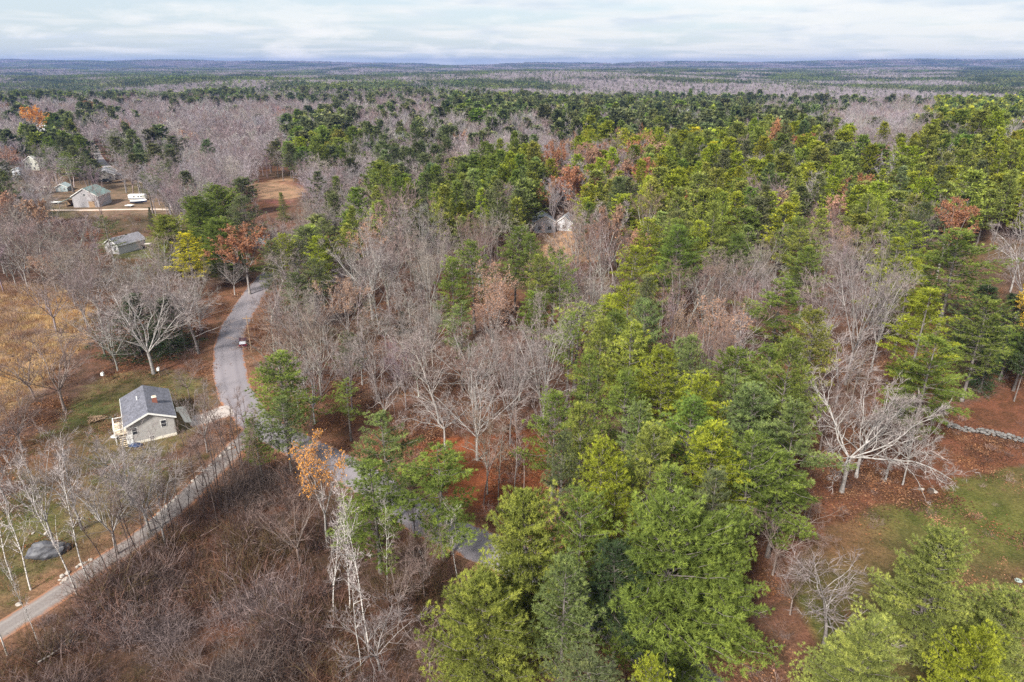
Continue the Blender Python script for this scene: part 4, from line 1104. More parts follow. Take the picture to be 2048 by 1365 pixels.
# --- the 300 that show largest of each kind become things, the rest woods
N_HP = sum(1 for h in HP if h[0] != 'hem0')
limits = {'pine': 296 - N_HP, 'bare': 298 - sum(1 for h in HB if h[0] not in ('birch0', 'rust0')), 'rust': 60, 'slim': 90}
indiv, rest = [], []
for kind in ('pine', 'bare', 'rust', 'slim'):
    l = [c for c in cands if c[0] == kind]
    l.sort(key=lambda c: (not (-20 < c[6] < 2068 and c[7] > 120), c[8]))
    indiv += l[:limits[kind]]
    rest += l[limits[kind]:]
LAND = [(1565, 640, 'the lone layered pine'), (370, 515, 'the golden yellow pine'), (1740, 860, 'the huge pale oak'), (460, 700, 'the paved road bend'), (545, 385, 'the tan meadow'),
        (290, 830, 'the grey-roofed house'), (232, 485, 'the white house'), (167, 397, 'the pale barn'), (1090, 435, 'the white building in the pines'), (965, 540, 'the clump of three green pines'),
        (760, 550, 'the tall pale fan-shaped tree'), (1385, 265, 'the yellow tree high in the pine grove'), (1850, 700, 'the big tiered pine'), (2020, 450, 'the dead silver-grey tree'), (1870, 445, 'the rust-orange oak'),
        (1110, 560, 'the thin open olive pine'), (830, 680, 'the white contorted oak'), (950, 830, 'the broad pale bare tree'), (1272, 560, 'the tall pine over the central column'), (1350, 800, 'the heart of the central pine column'),
        (80, 240, 'the round orange tree'), (660, 400, 'the cone-shaped pine in the bare wood'), (120, 740, 'the dense brown tree by the marsh'), (1010, 385, 'the pale tree in the row of pines'), (1650, 250, 'the grey hollow behind the lime pines'),
        (1900, 250, 'the high right-hand pines'), (1500, 480, 'the olive grove over the bare trees'), (840, 340, 'the long row of green pines'), (220, 345, 'the metal-roofed barn'), (600, 560, 'the paved road where it vanishes'),
        (1740, 400, 'the pale yellow pine of the grove'), (1430, 340, 'the middle of the lime pine grove'), (640, 290, 'the dark grove behind the meadow'), (440, 300, 'the grey wood behind the neighbours'), (1080, 680, 'the tall pale tree against the column'),
        (760, 890, 'the bluish pine across the road'), (1660, 480, 'the reddish bare gap in the grove')]
DIRS = ['right of', 'above and right of', 'above', 'above and left of', 'left of', 'below and left of', 'below', 'below and right of']
groups = {}
for c in indiv:
    u, v = c[6], c[7]
    li = min(range(len(LAND)), key=lambda i: (LAND[i][0] - u) ** 2 + (1.6 * (LAND[i][1] - v)) ** 2)
    du, dv = u - LAND[li][0], -(v - LAND[li][1]) * 1.3
    di = int(((math.degrees(math.atan2(dv, du)) + 22.5) % 360) // 45)
    groups.setdefault((li, di, c[0]), []).append((math.hypot(du, dv), c))
def col_words(kind, c, tall):
    if kind == 'pine':
        return f"{'dark' if c == 'h' else CNAME[c]} {'pine' if c != 'h' else 'evergreen'}"
    if kind == 'rust':
        return 'brown-leaved tree' if c == 'tan' else 'rust-leaved tree'
    if kind == 'slim':
        return 'slim leafless tree'
    return 'brownish leafless tree' if c == 'brown' else 'grey leafless tree'
for (li, di, kind), lst in groups.items():
    lst.sort(key=lambda q: q[0])
    for rank, (_, c) in enumerate(lst):
        kind, cc, x, y, h, rad, u, v, dep = c
        if kind == 'pine':
            if dep < 200: key = random.choice(['pine0'] * 5 + ['tier0', 'airy0']) if cc != 'h' else 'hem0'
            else: key = random.choice(['pine1'] * 3 + ['tier1'] * 2) if cc != 'h' else 'hem1'
            col, brk = jit(C[cc]), C['bark']
            nme, cat, grp = 'pine_tree', 'pine tree', G_PINE
        elif kind == 'rust':
            key = 'rust0' if dep < 200 else 'rust1'
            if cc == 'tan': key = 'tip0' if dep < 200 else 'rust1'
            col, brk = jit(C[cc]), C['bark']
            nme, cat, grp = 'leafy_tree', 'autumn tree', 'trees still holding orange and rust leaves'
        elif kind == 'slim':
            key = 'slim0'; col = jit(C['brown']); brk = col
            nme, cat, grp = 'slim_tree', 'slim tree', 'slim young leafless trees of the wood'
        else:
            key = 'bare0' if dep < 210 else 'bare1'
            if dep < 210 and random.random() < .4: key = random.choice(['oak0', 'lead0', 'lead0'])
            brk = jit(random.choice([C['bark'], C['bark'], C['pale']]), .1); col = jit((.19, .13, .115) if cc == 'brown' and random.random() < .6 else random.choice([(.23, .19, .18), (.26, .22, .21), (.20, .15, .135), (.22, .19, .17)]), .12)
            nme, cat, grp = 'leafless_tree', 'bare tree', G_BARE
        pre = '' if rank == 0 and len(lst) == 1 else (ORD[rank] + ' ' if rank < len(ORD) else f'number {rank + 1} ')
        lab = f"{col_words(kind, cc, h)}, {pre}{DIRS[di]} {LAND[li][2]}"
        tree(nme, key, x, y, h, rad * 2, col, brk, lab, cat, grp)

# ------------------------------------------------------------------ woods that nobody could count
def combined(crown, wood, off):
    m = MB()
    m.v = crown.v + wood.v
    m.n = crown.n + wood.n
    m.a = crown.a + wood.a
    for k in (3, 4):
        m.f[k] = list(crown.f[k]) + [f + crown.n for f in wood.f[k]]
        m.m[k] = list(crown.m[k]) + [x * 0 + off for x in wood.m[k]]
    return m
def proto_coll(name, meshes):
    c = bpy.data.collections.new(name)
    for i, me in enumerate(meshes):
        o = bpy.data.objects.new(f'{name}_{i:02d}', me)
        c.objects.link(o)
    return c
def scatter(name, coll, pts, sc, rz, pick, tint, label, cat=None, tilt=None):
    n = len(pts)
    me = bpy.data.meshes.new(name)
    me.vertices.add(n)
    me.vertices.foreach_set('co', np.asarray(pts, np.float32).ravel())
    def attr(nm_, typ, key, data):
        a = me.attributes.new(nm_, typ, 'POINT'); a.data.foreach_set(key, np.ascontiguousarray(data).ravel())
    attr('sc', 'FLOAT_VECTOR', 'vector', np.asarray(sc, np.float32))
    rot = np.zeros((n, 3), np.float32); rot[:, 2] = rz
    if tilt is not None: rot[:, 0] = tilt
    attr('rot', 'FLOAT_VECTOR', 'vector', rot)
    attr('pick', 'INT', 'value', np.asarray(pick, np.int32))
    attr('tint', 'FLOAT_COLOR', 'color', np.concatenate([np.asarray(tint, np.float32), np.ones((n, 1), np.float32)], 1))
    o = link(name, me)
    ng = bpy.data.node_groups.new(name, 'GeometryNodeTree')
    ng.interface.new_socket('Geometry', in_out='INPUT', socket_type='NodeSocketGeometry')
    ng.interface.new_socket('Geometry', in_out='OUTPUT', socket_type='NodeSocketGeometry')
    gi = ng.nodes.new('NodeGroupInput'); go = ng.nodes.new('NodeGroupOutput')
    ip = ng.nodes.new('GeometryNodeInstanceOnPoints')
    ci = ng.nodes.new('GeometryNodeCollectionInfo')
    ci.inputs['Collection'].default_value = coll
    ci.inputs['Separate Children'].default_value = True
    ci.inputs['Reset Children'].default_value = True
    ip.inputs['Pick Instance'].default_value = True
    def na(nm_, typ, sock):
        a = ng.nodes.new('GeometryNodeInputNamedAttribute'); a.data_type = typ
        a.inputs['Name'].default_value = nm_
        ng.links.new(a.outputs['Attribute'], ip.inputs[sock])
    na('sc', 'FLOAT_VECTOR', 'Scale'); na('pick', 'INT', 'Instance Index')
    na('rot', 'FLOAT_VECTOR', 'Rotation')
    ng.links.new(gi.outputs[0], ip.inputs['Points'])
    ng.links.new(ci.outputs[0], ip.inputs['Instance'])
    ng.links.new(ip.outputs[0], go.inputs[0])
    md = o.modifiers.new('scatter', 'NODES'); md.node_group = ng
    tag(o, label, cat, kind='stuff')
    return o
ni, ti, li_ = M['needle_i'], M['twig_i'], M['leaf_i']
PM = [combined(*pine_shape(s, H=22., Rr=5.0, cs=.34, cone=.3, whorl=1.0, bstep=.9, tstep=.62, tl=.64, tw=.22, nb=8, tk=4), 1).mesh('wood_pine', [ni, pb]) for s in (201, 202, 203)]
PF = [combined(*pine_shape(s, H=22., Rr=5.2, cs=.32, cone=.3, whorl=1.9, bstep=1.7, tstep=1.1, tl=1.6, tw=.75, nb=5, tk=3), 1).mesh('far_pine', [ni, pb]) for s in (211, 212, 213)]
BM = [combined(*bare_shape(s, H=17., n1=6, n2=5, n3=4, twig=.05, tl=1.5, tk=4), 0).mesh('wood_bare', [ti]) for s in (221, 222, 223)]
BF = [combined(*bare_shape(s, H=17., leaders=3, n1=5, n2=4, n3=3, twig=.085, tl=2.0, tk=3, la=.38), 0).mesh('far_bare', [ti]) for s in (231, 232, 233)]
c_pine = proto_coll('wood_pines', PM + PF)
c_bare = proto_coll('wood_bares', BM + BF)
def lav(y):
    return random.choice([(0.27, 0.235, 0.245), (0.24, 0.20, 0.21), (0.32, 0.285, 0.29), (0.24, 0.18, 0.175), (.27, .245, .23)])
for nme, kinds, coll, rad0, H0, lab in (('pine_woods', ('pine',), c_pine, 4.8, 22., 'pine woods stretching behind the nearer trees'),
                                   ('bare_woods', ('bare', 'rust', 'slim'), c_bare, 4.6, 17., 'grey leafless woods stretching behind the nearer trees')):
    l = [c for c in rest if c[0] in kinds]
    P, SC, RZ, PK, T = [], [], [], [], []
    for kind, cc, x, y, h, rad, u, v, dep in l:
        P.append((x, y, terf(x, y) - .1)); s1 = rad / rad0
        SC.append((s1, s1, h / H0)); RZ.append(random.uniform(0, 6.28))
        PK.append(random.randrange(3) + (3 if dep > 420 else 0))
        if kind == 'pine':
            T.append(jit(C['d' if (cc == 'd' and random.random() < .7) else cc], .14))
        elif kind == 'rust': T.append(jit((.34, .17, .10), .15))
        else: T.append(jit(lav(y), .1))
    scatter(nme, coll, P, SC, RZ, PK, T, lab)
    print(nme, len(l))

# far forest, in pieces of many small crowns
def patch(seed, kind):
    g = np.random.default_rng(seed); m = MB()
    n = 110
    for i in range(n):
        x, y = g.uniform(-42, 42, 2)
        k = kind if kind != 'mix' else ('pine' if g.random() < .5 else 'bare')
        if g.random() < .06: k = 'pine' if k == 'bare' else 'bare'
        lf = g.uniform(0, 1)
        if k == 'pine':
            h = g.uniform(14, 24); q = 26
            zz = g.uniform(.3, 1, q) * h; rr = 3.6 * np.sqrt(np.clip(1.05 - (zz / h) ** 2, 0, 1)) * g.uniform(.3, 1, q)
            a = g.uniform(0, 2 * PI, q)
            d = np.stack([np.cos(a), np.sin(a), g.uniform(.2, 1.2, q)], 1)
            p = np.stack([x + rr * np.cos(a), y + rr * np.sin(a), zz - 1.2], 1)
            blades(m, p, d, 2.6, 1.9, 0, np.clip(g.normal(lf * .6 + .15, .18, q), 0, 1), g, .6)
        else:
            h = g.uniform(12, 18); q = 34
            a = g.uniform(0, 2 * PI, q); t = g.uniform(0, 1, q)
            p = np.stack([x + 1.5 * t * np.cos(a), y + 1.5 * t * np.sin(a), h * (.4 + .2 * t)], 1)
            d = np.stack([np.cos(a) * .65 * t, np.sin(a) * .65 * t, np.ones(q)], 1) + g.normal(0, .12, (q, 3))
            blades(m, p, d, h * g.uniform(.35, .55, q), .42, 1, .5, g)
            m.add([[x - .25, y, 0], [x + .25, y, 0], [x, y, h * .7]], [[0, 1, 2]], 1)
    return m.mesh('forest_patch', [ni, M['twig_p']])
# in patches the bare crowns keep one colour of their own
M['twig_p'] = bark_mat('far_twigs', fixed=(0.275, 0.24, 0.255), scale=.05)
c_far = proto_coll('forest_patches', [patch(300 + i, k) for i, k in enumerate(('bare', 'bare', 'bare', 'mix', 'mix', 'pine', 'pine', 'pine'))])
P, SC, RZ, PK, T = [], [], [], [], []
y = 1150.0
while y < 9800:
    sp = 74 * (1 + max(0, y - 2500) / 5000)
    half = .80 * y + 100; x = -half
    while x < half:
        px, py = x + random.uniform(-.3, .3) * sp, y + random.uniform(-.3, .3) * sp
        x += sp
        r_ = mnoise.noise(Vector((px * .0022, py * .0032, 5.5))) + .55 * mnoise.noise(Vector((px * .007, py * .009, 1.5))) + random.uniform(-.1, .1)
        r_ += .13 * max(0, 1 - (py - 1100) / 1300) + (.06 if px > 300 else 0)
        pk = random.randrange(3) if r_ < .09 else (random.choice((3, 4)) if r_ < .22 else random.choice((5, 6, 7)))
        if mnoise.noise(Vector((px * .0018 + 40, py * .0035, 2.2))) > .52: continue       # open fields
        s1 = sp / 74
        P.append((px, py, terf(px, py) - 1)); SC.append((s1, s1, 1)); RZ.append(random.uniform(0, 6.28)); PK.append(pk)
        T.append(jit(random.choice([C['d'], C['d'], C['p'], C['h']]), .12))
    y += sp * .92
scatter('distant_forest', c_far, P, SC, RZ, PK, T, 'far forest of evergreens and leafless trees reaching the horizon')
print('patches', len(P))

# ------------------------------------------------------------------ undergrowth, scrub, marsh grass, fallen leaves
def brush(seed, n, h, spread, w, fork=3):
    g = np.random.default_rng(seed); m = MB()
    a = g.uniform(0, 2 * PI, n); r = spread * np.sqrt(g.uniform(0, 1, n)) * .5
    p = np.stack([r * np.cos(a), r * np.sin(a), np.zeros(n)], 1)
    d = np.stack([np.cos(a) * .45, np.sin(a) * .45, np.ones(n)], 1) + g.normal(0, .3, (n, 3)); d[:, 2] = np.abs(d[:, 2]); d = unit(d)
    ln = h * g.uniform(.5, 1.1, n)
    blades(m, p, d, ln, w * 1.6, 0, .5, g)
    for k in range(fork):
        t = g.uniform(.25, .8, n)
        q = p + d * (ln * t)[:, None]
        d2 = unit(d + g.normal(0, .55, (n, 3)))
        blades(m, q, d2, ln * g.uniform(.25, .55, n), w, 0, .5, g)
        q2 = q + d2 * (ln * .15)[:, None]
        blades(m, q2, unit(d2 + g.normal(0, .5, (n, 3))), ln * .28, w * .8, 0, .5, g)
    return m.mesh('brush', [ti])
def tuft(seed, n, h, spread):
    g = np.random.default_rng(seed); m = MB()
    p = np.concatenate([g.normal(0, spread, (n, 2)), np.zeros((n, 1))], 1)
    d = np.concatenate([g.normal(0, .5, (n, 2)), np.ones((n, 1))], 1)
    blades(m, p, d, h * g.uniform(.5, 1.2, n), .07, 0, g.uniform(.2, .9, n), g)
    return m.mesh('grass_tuft', [li_])
c_brush = proto_coll('brushwood', [brush(400, 34, 3.0, 2.6, .035), brush(401, 26, 4.0, 2.4, .035), brush(402, 40, 2.0, 3.0, .03), brush(403, 20, 5.2, 1.8, .04, 4)])
c_tuft = proto_coll('tufts', [tuft(410, 60, .9, .5), tuft(411, 50, .7, .7)])
def inside(P, x, y):
    u, v, _ = project(x, y, ter(x, y)); return inpoly(u, v, P)
def spots(poly, dens, pad=0):
    c = [at(u, v)[:2] for u, v in poly if v < 1900]
    x0, x1 = max(min(p[0] for p in c), -330), min(max(p[0] for p in c), 260)
    y0, y1 = max(25, min(p[1] for p in c)), min(max(p[1] for p in c), 420)
    n = int((x1 - x0) * (y1 - y0) * dens)
    x = rng.uniform(x0, x1, n); y = rng.uniform(y0, y1, n)
    k = inside(poly, x, y)
    x, y = x[k], y[k]
    k = (dist_line(x, y, W_ROAD[::2]) > 4.6) & (dist_line(x, y, W_TRACK[::2]) > 3.3) & (dist_line(x, y, W_DRIVE) > 4)
    return x[k], y[k]
def scat(name, coll, x, y, s0, s1, picks, cols, label, flat=1.0, patchy=False):
    n = len(x); s = rng.uniform(s0, s1, n)
    idx = rng.integers(0, len(cols), n)
    if patchy:
        nv = np.array([mnoise.noise(Vector((a * .09, b * .09, 7.7))) for a, b in zip(x, y)])
        nw = np.array([mnoise.noise(Vector((a * .16, b * .16, 2.7))) for a, b in zip(x, y)])
        idx = np.clip(((nv + .5 + rng.normal(0, .12, n)) * len(cols)).astype(int), 0, len(cols) - 1)
        s = s * np.clip(.85 + nw * .9, .5, 1.4)
    sc = np.stack([s, s, s * rng.uniform(.7, 1.2, n) * flat], 1)
    T = np.array(cols)[idx] * rng.uniform(.75, 1.25, (n, 1))
    scatter(name, coll, np.stack([x, y, ter(x, y) - .02], 1), sc, rng.uniform(0, 6.28, n), rng.choice(picks, n), T, label, tilt=rng.normal(0, .12, n))
    print(name, n)
x, y = spots(SCRUB, .6)
scat('scrub', c_brush, x, y, .6, 1.25, [0, 0, 1, 2, 2, 3], [(.13, .10, .09), (.10, .062, .05), (.18, .13, .12), (.14, .075, .05), (.10, .072, .04), (.17, .10, .08), (.20, .155, .15)], 'tangled leafless scrub covering the ground below the gravel track', patchy=True)
# under the trees everywhere near
x = rng.uniform(-190, 190, 16000); y = rng.uniform(45, 300, 16000)
u, v, _ = project(x, y, ter(x, y))
k = (u > -150) & (u < 2200) & (dist_line(x, y, W_ROAD[::2]) > 5.2) & (dist_line(x, y, W_TRACK[::2]) > 3.6) & (dist_line(x, y, W_DRIVE) > 4.2)
for P_ in (LAWN1, YARD, MARSH, LITTER, SCRUB, PATCH7): k &= ~inpoly(u, v, P_)
k &= ~(inpoly(u, v, LAWN2) & (rng.random(len(x)) < .75))
k &= ~(inpoly(u, v, [(830, 880), (1130, 850), (1130, 990), (1010, 1060), (900, 1050), (850, 980)]) & (rng.random(len(x)) < .8))
k &= ~(inpoly(u, v, [(425, 800), (430, 640), (480, 570), (560, 590), (560, 700), (520, 760)]) & (rng.random(len(x)) < .85))
k &= rng.random(len(x)) < .58
scat('undergrowth', c_brush, x[k], y[k], .25, .78, [0, 0, 1, 1, 2, 3], [(.22, .15, .13), (.19, .12, .095), (.28, .22, .205), (.23, .12, .07)], 'leafless undergrowth on the forest floor')
def leafbed(seed, n, sp):
    g = np.random.default_rng(seed); m = MB()
    p = np.concatenate([g.normal(0, sp, (n, 2)), g.uniform(0, .08, (n, 1))], 1)
    blades(m, p, np.concatenate([g.normal(0, 1, (n, 2)), g.uniform(-.1, .5, (n, 1))], 1), .2 * g.uniform(.6, 1.3, n), .17, 0, g.uniform(0, 1, n), g, .5)
    q = 5
    pq = np.concatenate([g.normal(0, sp, (q, 2)), np.full((q, 1), .05)], 1)
    blades(m, pq, np.concatenate([g.normal(0, 1, (q, 2)), g.uniform(0, .2, (q, 1))], 1), g.uniform(.6, 1.8, q), .06, 0, .3, g)
    return m.mesh('leaf_bed', [li_])
c_leaf = proto_coll('leaf_beds', [leafbed(430, 130, 1.2), leafbed(431, 90, 1.7), leafbed(432, 160, .8)])
x = rng.uniform(-150, 140, 26000); y = rng.uniform(45, 190, 26000)
u, v, _ = project(x, y, ter(x, y))
nn = np.array([mnoise.noise(Vector((a * .11, b * .11, 4.4))) for a, b in zip(x, y)])
k = (u > -60) & (u < 2110) & (dist_line(x, y, W_ROAD[::2]) > 4.3) & (dist_line(x, y, W_TRACK[::2]) > 2.6) & (nn + rng.normal(0, .15, len(x)) > .0)
for P_ in (MARSH, SCRUB): k &= ~inpoly(u, v, P_)
for P_ in (YARD, LAWN1, LAWN2): k &= ~(inpoly(u, v, P_) & (rng.random(len(x)) < .8))
scat('leaf_litter', c_leaf, x[k], y[k], .7, 1.5, [0, 1, 2], [(.26, .125, .065), (.17, .085, .055), (.34, .19, .11), (.13, .075, .055)], 'drifts of fallen brown leaves on the forest floor')
x = rng.uniform(20, 130, 1500); y = rng.uniform(60, 150, 1500)
k = (inside(LITTER, x, y) | inside([(1540, 1080), (1660, 1080), (1680, 1300), (1560, 1300)], x, y)) & (rng.random(1500) < .22)
scat('leaf_slope_brush', c_brush, x[k], y[k], .18, .5, [0, 2], [(.20, .14, .12), (.26, .19, .17)], 'thin low brush scattered over the brown leaf slope')
x, y = spots(MARSH, .5)
k = np.sin(x * .13) + np.sin(y * .17 + 1) + rng.normal(0, .5, len(x)) > .1
scat('marsh_grass', c_tuft, x, y, .8, 1.7, [0, 1], [(.48, .33, .16), (.42, .26, .12), (.54, .40, .21), (.32, .19, .11)], 'tan and golden dead grass of the marsh')
scat('marsh_brush', c_brush, x[k], y[k], .3, .85, [0, 2, 2, 1], [(.23, .15, .12), (.30, .20, .16), (.22, .12, .085), (.28, .22, .19)], 'low reddish brush growing in the marsh')
for P_, nm2, lb in ((YARD, 'yard_grass', 'short leaf-strewn grass of the sloping lawn'), (LAWN1, 'lawn_grass', 'rough green and straw grass around the grey-roofed house'), (LAWN2, 'rough_grass', 'rough grass between the house and the gravel track')):
    x, y = spots(P_, .9)
    scat(nm2, c_tuft, x, y, .35 if nm2 != 'yard_grass' else .2, .8 if nm2 != 'yard_grass' else .42, [0, 1], [(.14, .16, .05), (.13, .15, .045), (.25, .20, .10), (.26, .16, .10)], lb, .6)

# ------------------------------------------------------------------ solid shapes for buildings and things
class BX:
    """boxes, prisms and tubes collected into one mesh (bmesh), in the frame of the thing"""
    def __init__(s):
        s.v = []; s.f = []
    def box(s, x0, x1, y0, y1, z0, z1, rz=0.0, c=None):
        P = [(x, y, z) for z in (z0, z1) for x, y in ((x0, y0), (x1, y0), (x1, y1), (x0, y1))]
        if rz:
            cx, cy = c or ((x0 + x1) / 2, (y0 + y1) / 2)
            P = [((x - cx) * math.cos(rz) - (y - cy) * math.sin(rz) + cx, (x - cx) * math.sin(rz) + (y - cy) * math.cos(rz) + cy, z) for x, y, z in P]
        return s.hull8(P)
    def hull8(s, P):
        n = len(s.v); s.v += P
        s.f += [tuple(n + i for i in q) for q in ((3, 2, 1, 0), (4, 5, 6, 7), (0, 1, 5, 4), (1, 2, 6, 5), (2, 3, 7, 6), (3, 0, 4, 7))]
        return s
    def prism(s, pts, y0, y1):
        """outline in x, z pushed from y0 to y1"""
        n = len(s.v); k = len(pts)
        s.v += [(x, y0, z) for x, z in pts] + [(x, y1, z) for x, z in pts]
        s.f.append(tuple(n + i for i in range(k))); s.f.append(tuple(n + k + i for i in reversed(range(k))))
        for i in range(k):
            j = (i + 1) % k
            s.f.append((n + j, n + i, n + k + i, n + k + j))
        return s
    def tube(s, a, b, r, k=8, r2=None):
        a, b = Vector(a), Vector(b); d = (b - a).normalized(); q = d.orthogonal().normalized(); w = d.cross(q)
        n = len(s.v)
        for p, rr in ((a, r), (b, r2 if r2 is not None else r)):
            s.v += [tuple(p + (q * math.cos(t) + w * math.sin(t)) * rr) for t in (2 * PI * i / k for i in range(k))]
        for i in range(k):
            j = (i + 1) % k
            s.f.append((n + i, n + j, n + k + j, n + k + i))
        s.f.append(tuple(n + i for i in reversed(range(k)))); s.f.append(tuple(n + k + i for i in range(k)))
        return s
    def build(s, name, m, parent=None, loc=None, smooth=False, bevel=0.0):
        me = bpy.data.meshes.new(name); me.from_pydata(s.v, [], s.f); me.materials.append(m)
        me.update()
        if smooth: me.polygons.foreach_set('use_smooth', [True] * len(me.polygons))
        o = link(name, me, parent, loc)
        if bevel:
            b = o.modifiers.new('bevel', 'BEVEL'); b.width = bevel; b.segments = 2; b.limit_method = 'ANGLE'
        return o
def siding_mat(name, col, pitch=0.25, var=.12):
    m = mat(name); t = m.node_tree
    tc = N(t, 'ShaderNodeTexCoord')
    wv = N(t, 'ShaderNodeTexWave', wave_type='BANDS', bands_direction='Z', wave_profile='SAW'); wv.inputs['Scale'].default_value = 1 / pitch / 3.1
    L(t, tc.outputs['Object'], wv.inputs['Vector'])
    r = ramp(t, [(0, (.78, .78, .78)), (.15, (1, 1, 1)), (1, (1.05, 1.05, 1.05))]); L(t, wv.outputs['Fac'], r.inputs[0])
    no = N(t, 'ShaderNodeTexNoise', in_Scale=1.4, in_Detail=5.0); L(t, tc.outputs['Object'], no.inputs['Vector'])
    mr = N(t, 'ShaderNodeMapRange', in_1=.3, in_2=.7, in_3=1 - var, in_4=1 + var); L(t, no.outputs['Fac'], mr.inputs[0])
    sc_ = N(t, 'ShaderNodeVectorMath', operation='SCALE'); sc_.inputs[0].default_value = col; L(t, mr.outputs[0], sc_.inputs['Scale'])
    mu = N(t, 'ShaderNodeVectorMath', operation='MULTIPLY'); L(t, sc_.outputs[0], mu.inputs[0]); L(t, r.outputs[0], mu.inputs[1])
    p = N(t, 'ShaderNodeBsdfPrincipled', in_Roughness=.7); L(t, mu.outputs[0], p.inputs['Base Color'])
    finish(m, p.outputs[0]); return m
def shingle_mat(name, col, var=.25):
    m = mat(name); t = m.node_tree
    tc = N(t, 'ShaderNodeTexCoord')
    br = N(t, 'ShaderNodeTexBrick', in_Scale=1.0); br.offset = .5
    br.inputs['Brick Width'].default_value = .4; br.inputs['Row Height'].default_value = .2; br.inputs['Mortar Size'].default_value = .012
    br.inputs['Color1'].default_value = (*[c * (1 - var) for c in col], 1); br.inputs['Color2'].default_value = (*[c * (1 + var) for c in col], 1); br.inputs['Mortar'].default_value = (*[c * .5 for c in col], 1)
    mp = N(t, 'ShaderNodeMapping'); mp.inputs['Rotation'].default_value = (0, 0, PI / 2)
    L(t, tc.outputs['Object'], mp.inputs[0]); L(t, mp.outputs[0], br.inputs['Vector'])
    no = N(t, 'ShaderNodeTexNoise', in_Scale=.9, in_Detail=6.0); L(t, tc.outputs['Object'], no.inputs['Vector'])
    mr = N(t, 'ShaderNodeMapRange', in_1=.3, in_2=.7, in_3=.8, in_4=1.2); L(t, no.outputs['Fac'], mr.inputs[0])
    sc_ = N(t, 'ShaderNodeVectorMath', operation='SCALE'); L(t, br.outputs['Color'], sc_.inputs[0]); L(t, mr.outputs[0], sc_.inputs['Scale'])
    p = N(t, 'ShaderNodeBsdfPrincipled', in_Roughness=.9); L(t, sc_.outputs[0], p.inputs['Base Color'])
    finish(m, p.outputs[0]); return m
M['white'] = paint_mat('white_paint', (.78, .77, .74), .5, var=.06)
M['glass'] = paint_mat('dark_glass', (.03, .035, .045), .08, var=.1)
M['brick'] = paint_mat('brick', (.25, .09, .06), .9, var=.4, scale=9, bump=.4)
M['concrete'] = paint_mat('concrete', (.75, .70, .60), .9, var=.12, scale=2)
M['deckwood'] = paint_mat('deck_wood', (.55, .45, .33), .8, var=.2, scale=4, stretch=(1, 8, 1))
M['stone'] = paint_mat('field_stone', (.15, .142, .135), .95, var=.35, scale=1.6, bump=.8)
M['palestone'] = paint_mat('pale_stone', (.38, .34, .30), .95, var=.3, scale=1.6, bump=.8)
M['darkstone'] = paint_mat('dark_stone', (.075, .075, .085), .6, var=.4, scale=1.2, bump=.9)
M['rubber'] = paint_mat('rubber', (.02, .02, .02), .85)
M['blue'] = paint_mat('blue_tarp', (.02, .035, .09), .5, var=.3)
M['rustwood'] = paint_mat('old_wood', (.30, .20, .12), .9, var=.35, scale=5)

def gable(e, w, d, eave, ridge, wallm, roofm, over=.45, th=.18, windows=(), doors=(), side='front', trim=True, found=None):
    """gable end faces -y (towards the road); w across, d deep"""
    wl = BX(); wl.prism([(-w / 2, 0), (w / 2, 0), (w / 2, eave), (0, ridge), (-w / 2, eave)], 0, d).build('wall', wallm, e)
    sl = (ridge - eave) / (w / 2)
    rf = BX()
    ex = w / 2 + over
    for s_ in (-1, 1):
        rf.prism([(0, ridge + .03), (0, ridge + .03 + th), (s_ * ex, eave - sl * over + .03 + th), (s_ * ex, eave - sl * over + .03)][::s_], -over, d + over)
    r = rf.build('roof', roofm, e)
    if trim:
        f = BX()
        for s_ in (-1, 1):
            f.prism([(0, ridge - .10), (0, ridge + .03 + th + .02), (s_ * (ex + .02), eave - sl * over + .05 + th), (s_ * (ex + .02), eave - sl * over - .10)][::s_], -over - .05, -over - .003)
            f.box(s_ * ex - .03 + s_ * .035, s_ * ex + .03 + s_ * .035, -over, d + over, eave - sl * over - .08, eave - sl * over + .15)
        f.build('fascia', M['white'], r)
    for (x, z, ww, hh) in windows:
        f = BX().box(x - ww / 2 - .1, x + ww / 2 + .1, -.05, -.002, z - .1, z + hh + .1).build('window', M['white'], e)
        g_ = BX()
        if ww > .9:
            g_.box(x - ww / 2, x - .05, -.075, -.052, z, z + hh).box(x + .05, x + ww / 2, -.075, -.052, z, z + hh)
        else:
            g_.box(x - ww / 2, x + ww / 2, -.075, -.052, z, z + hh / 2 - .04).box(x - ww / 2, x + ww / 2, -.075, -.052, z + hh / 2 + .04, z + hh)
        g_.build('pane', M['glass'], f)
    for (x, ww, hh, mm) in doors:
        BX().box(x - ww / 2, x + ww / 2, -.06, -.002, 0.02, hh).build('door', mm, e)
    return r

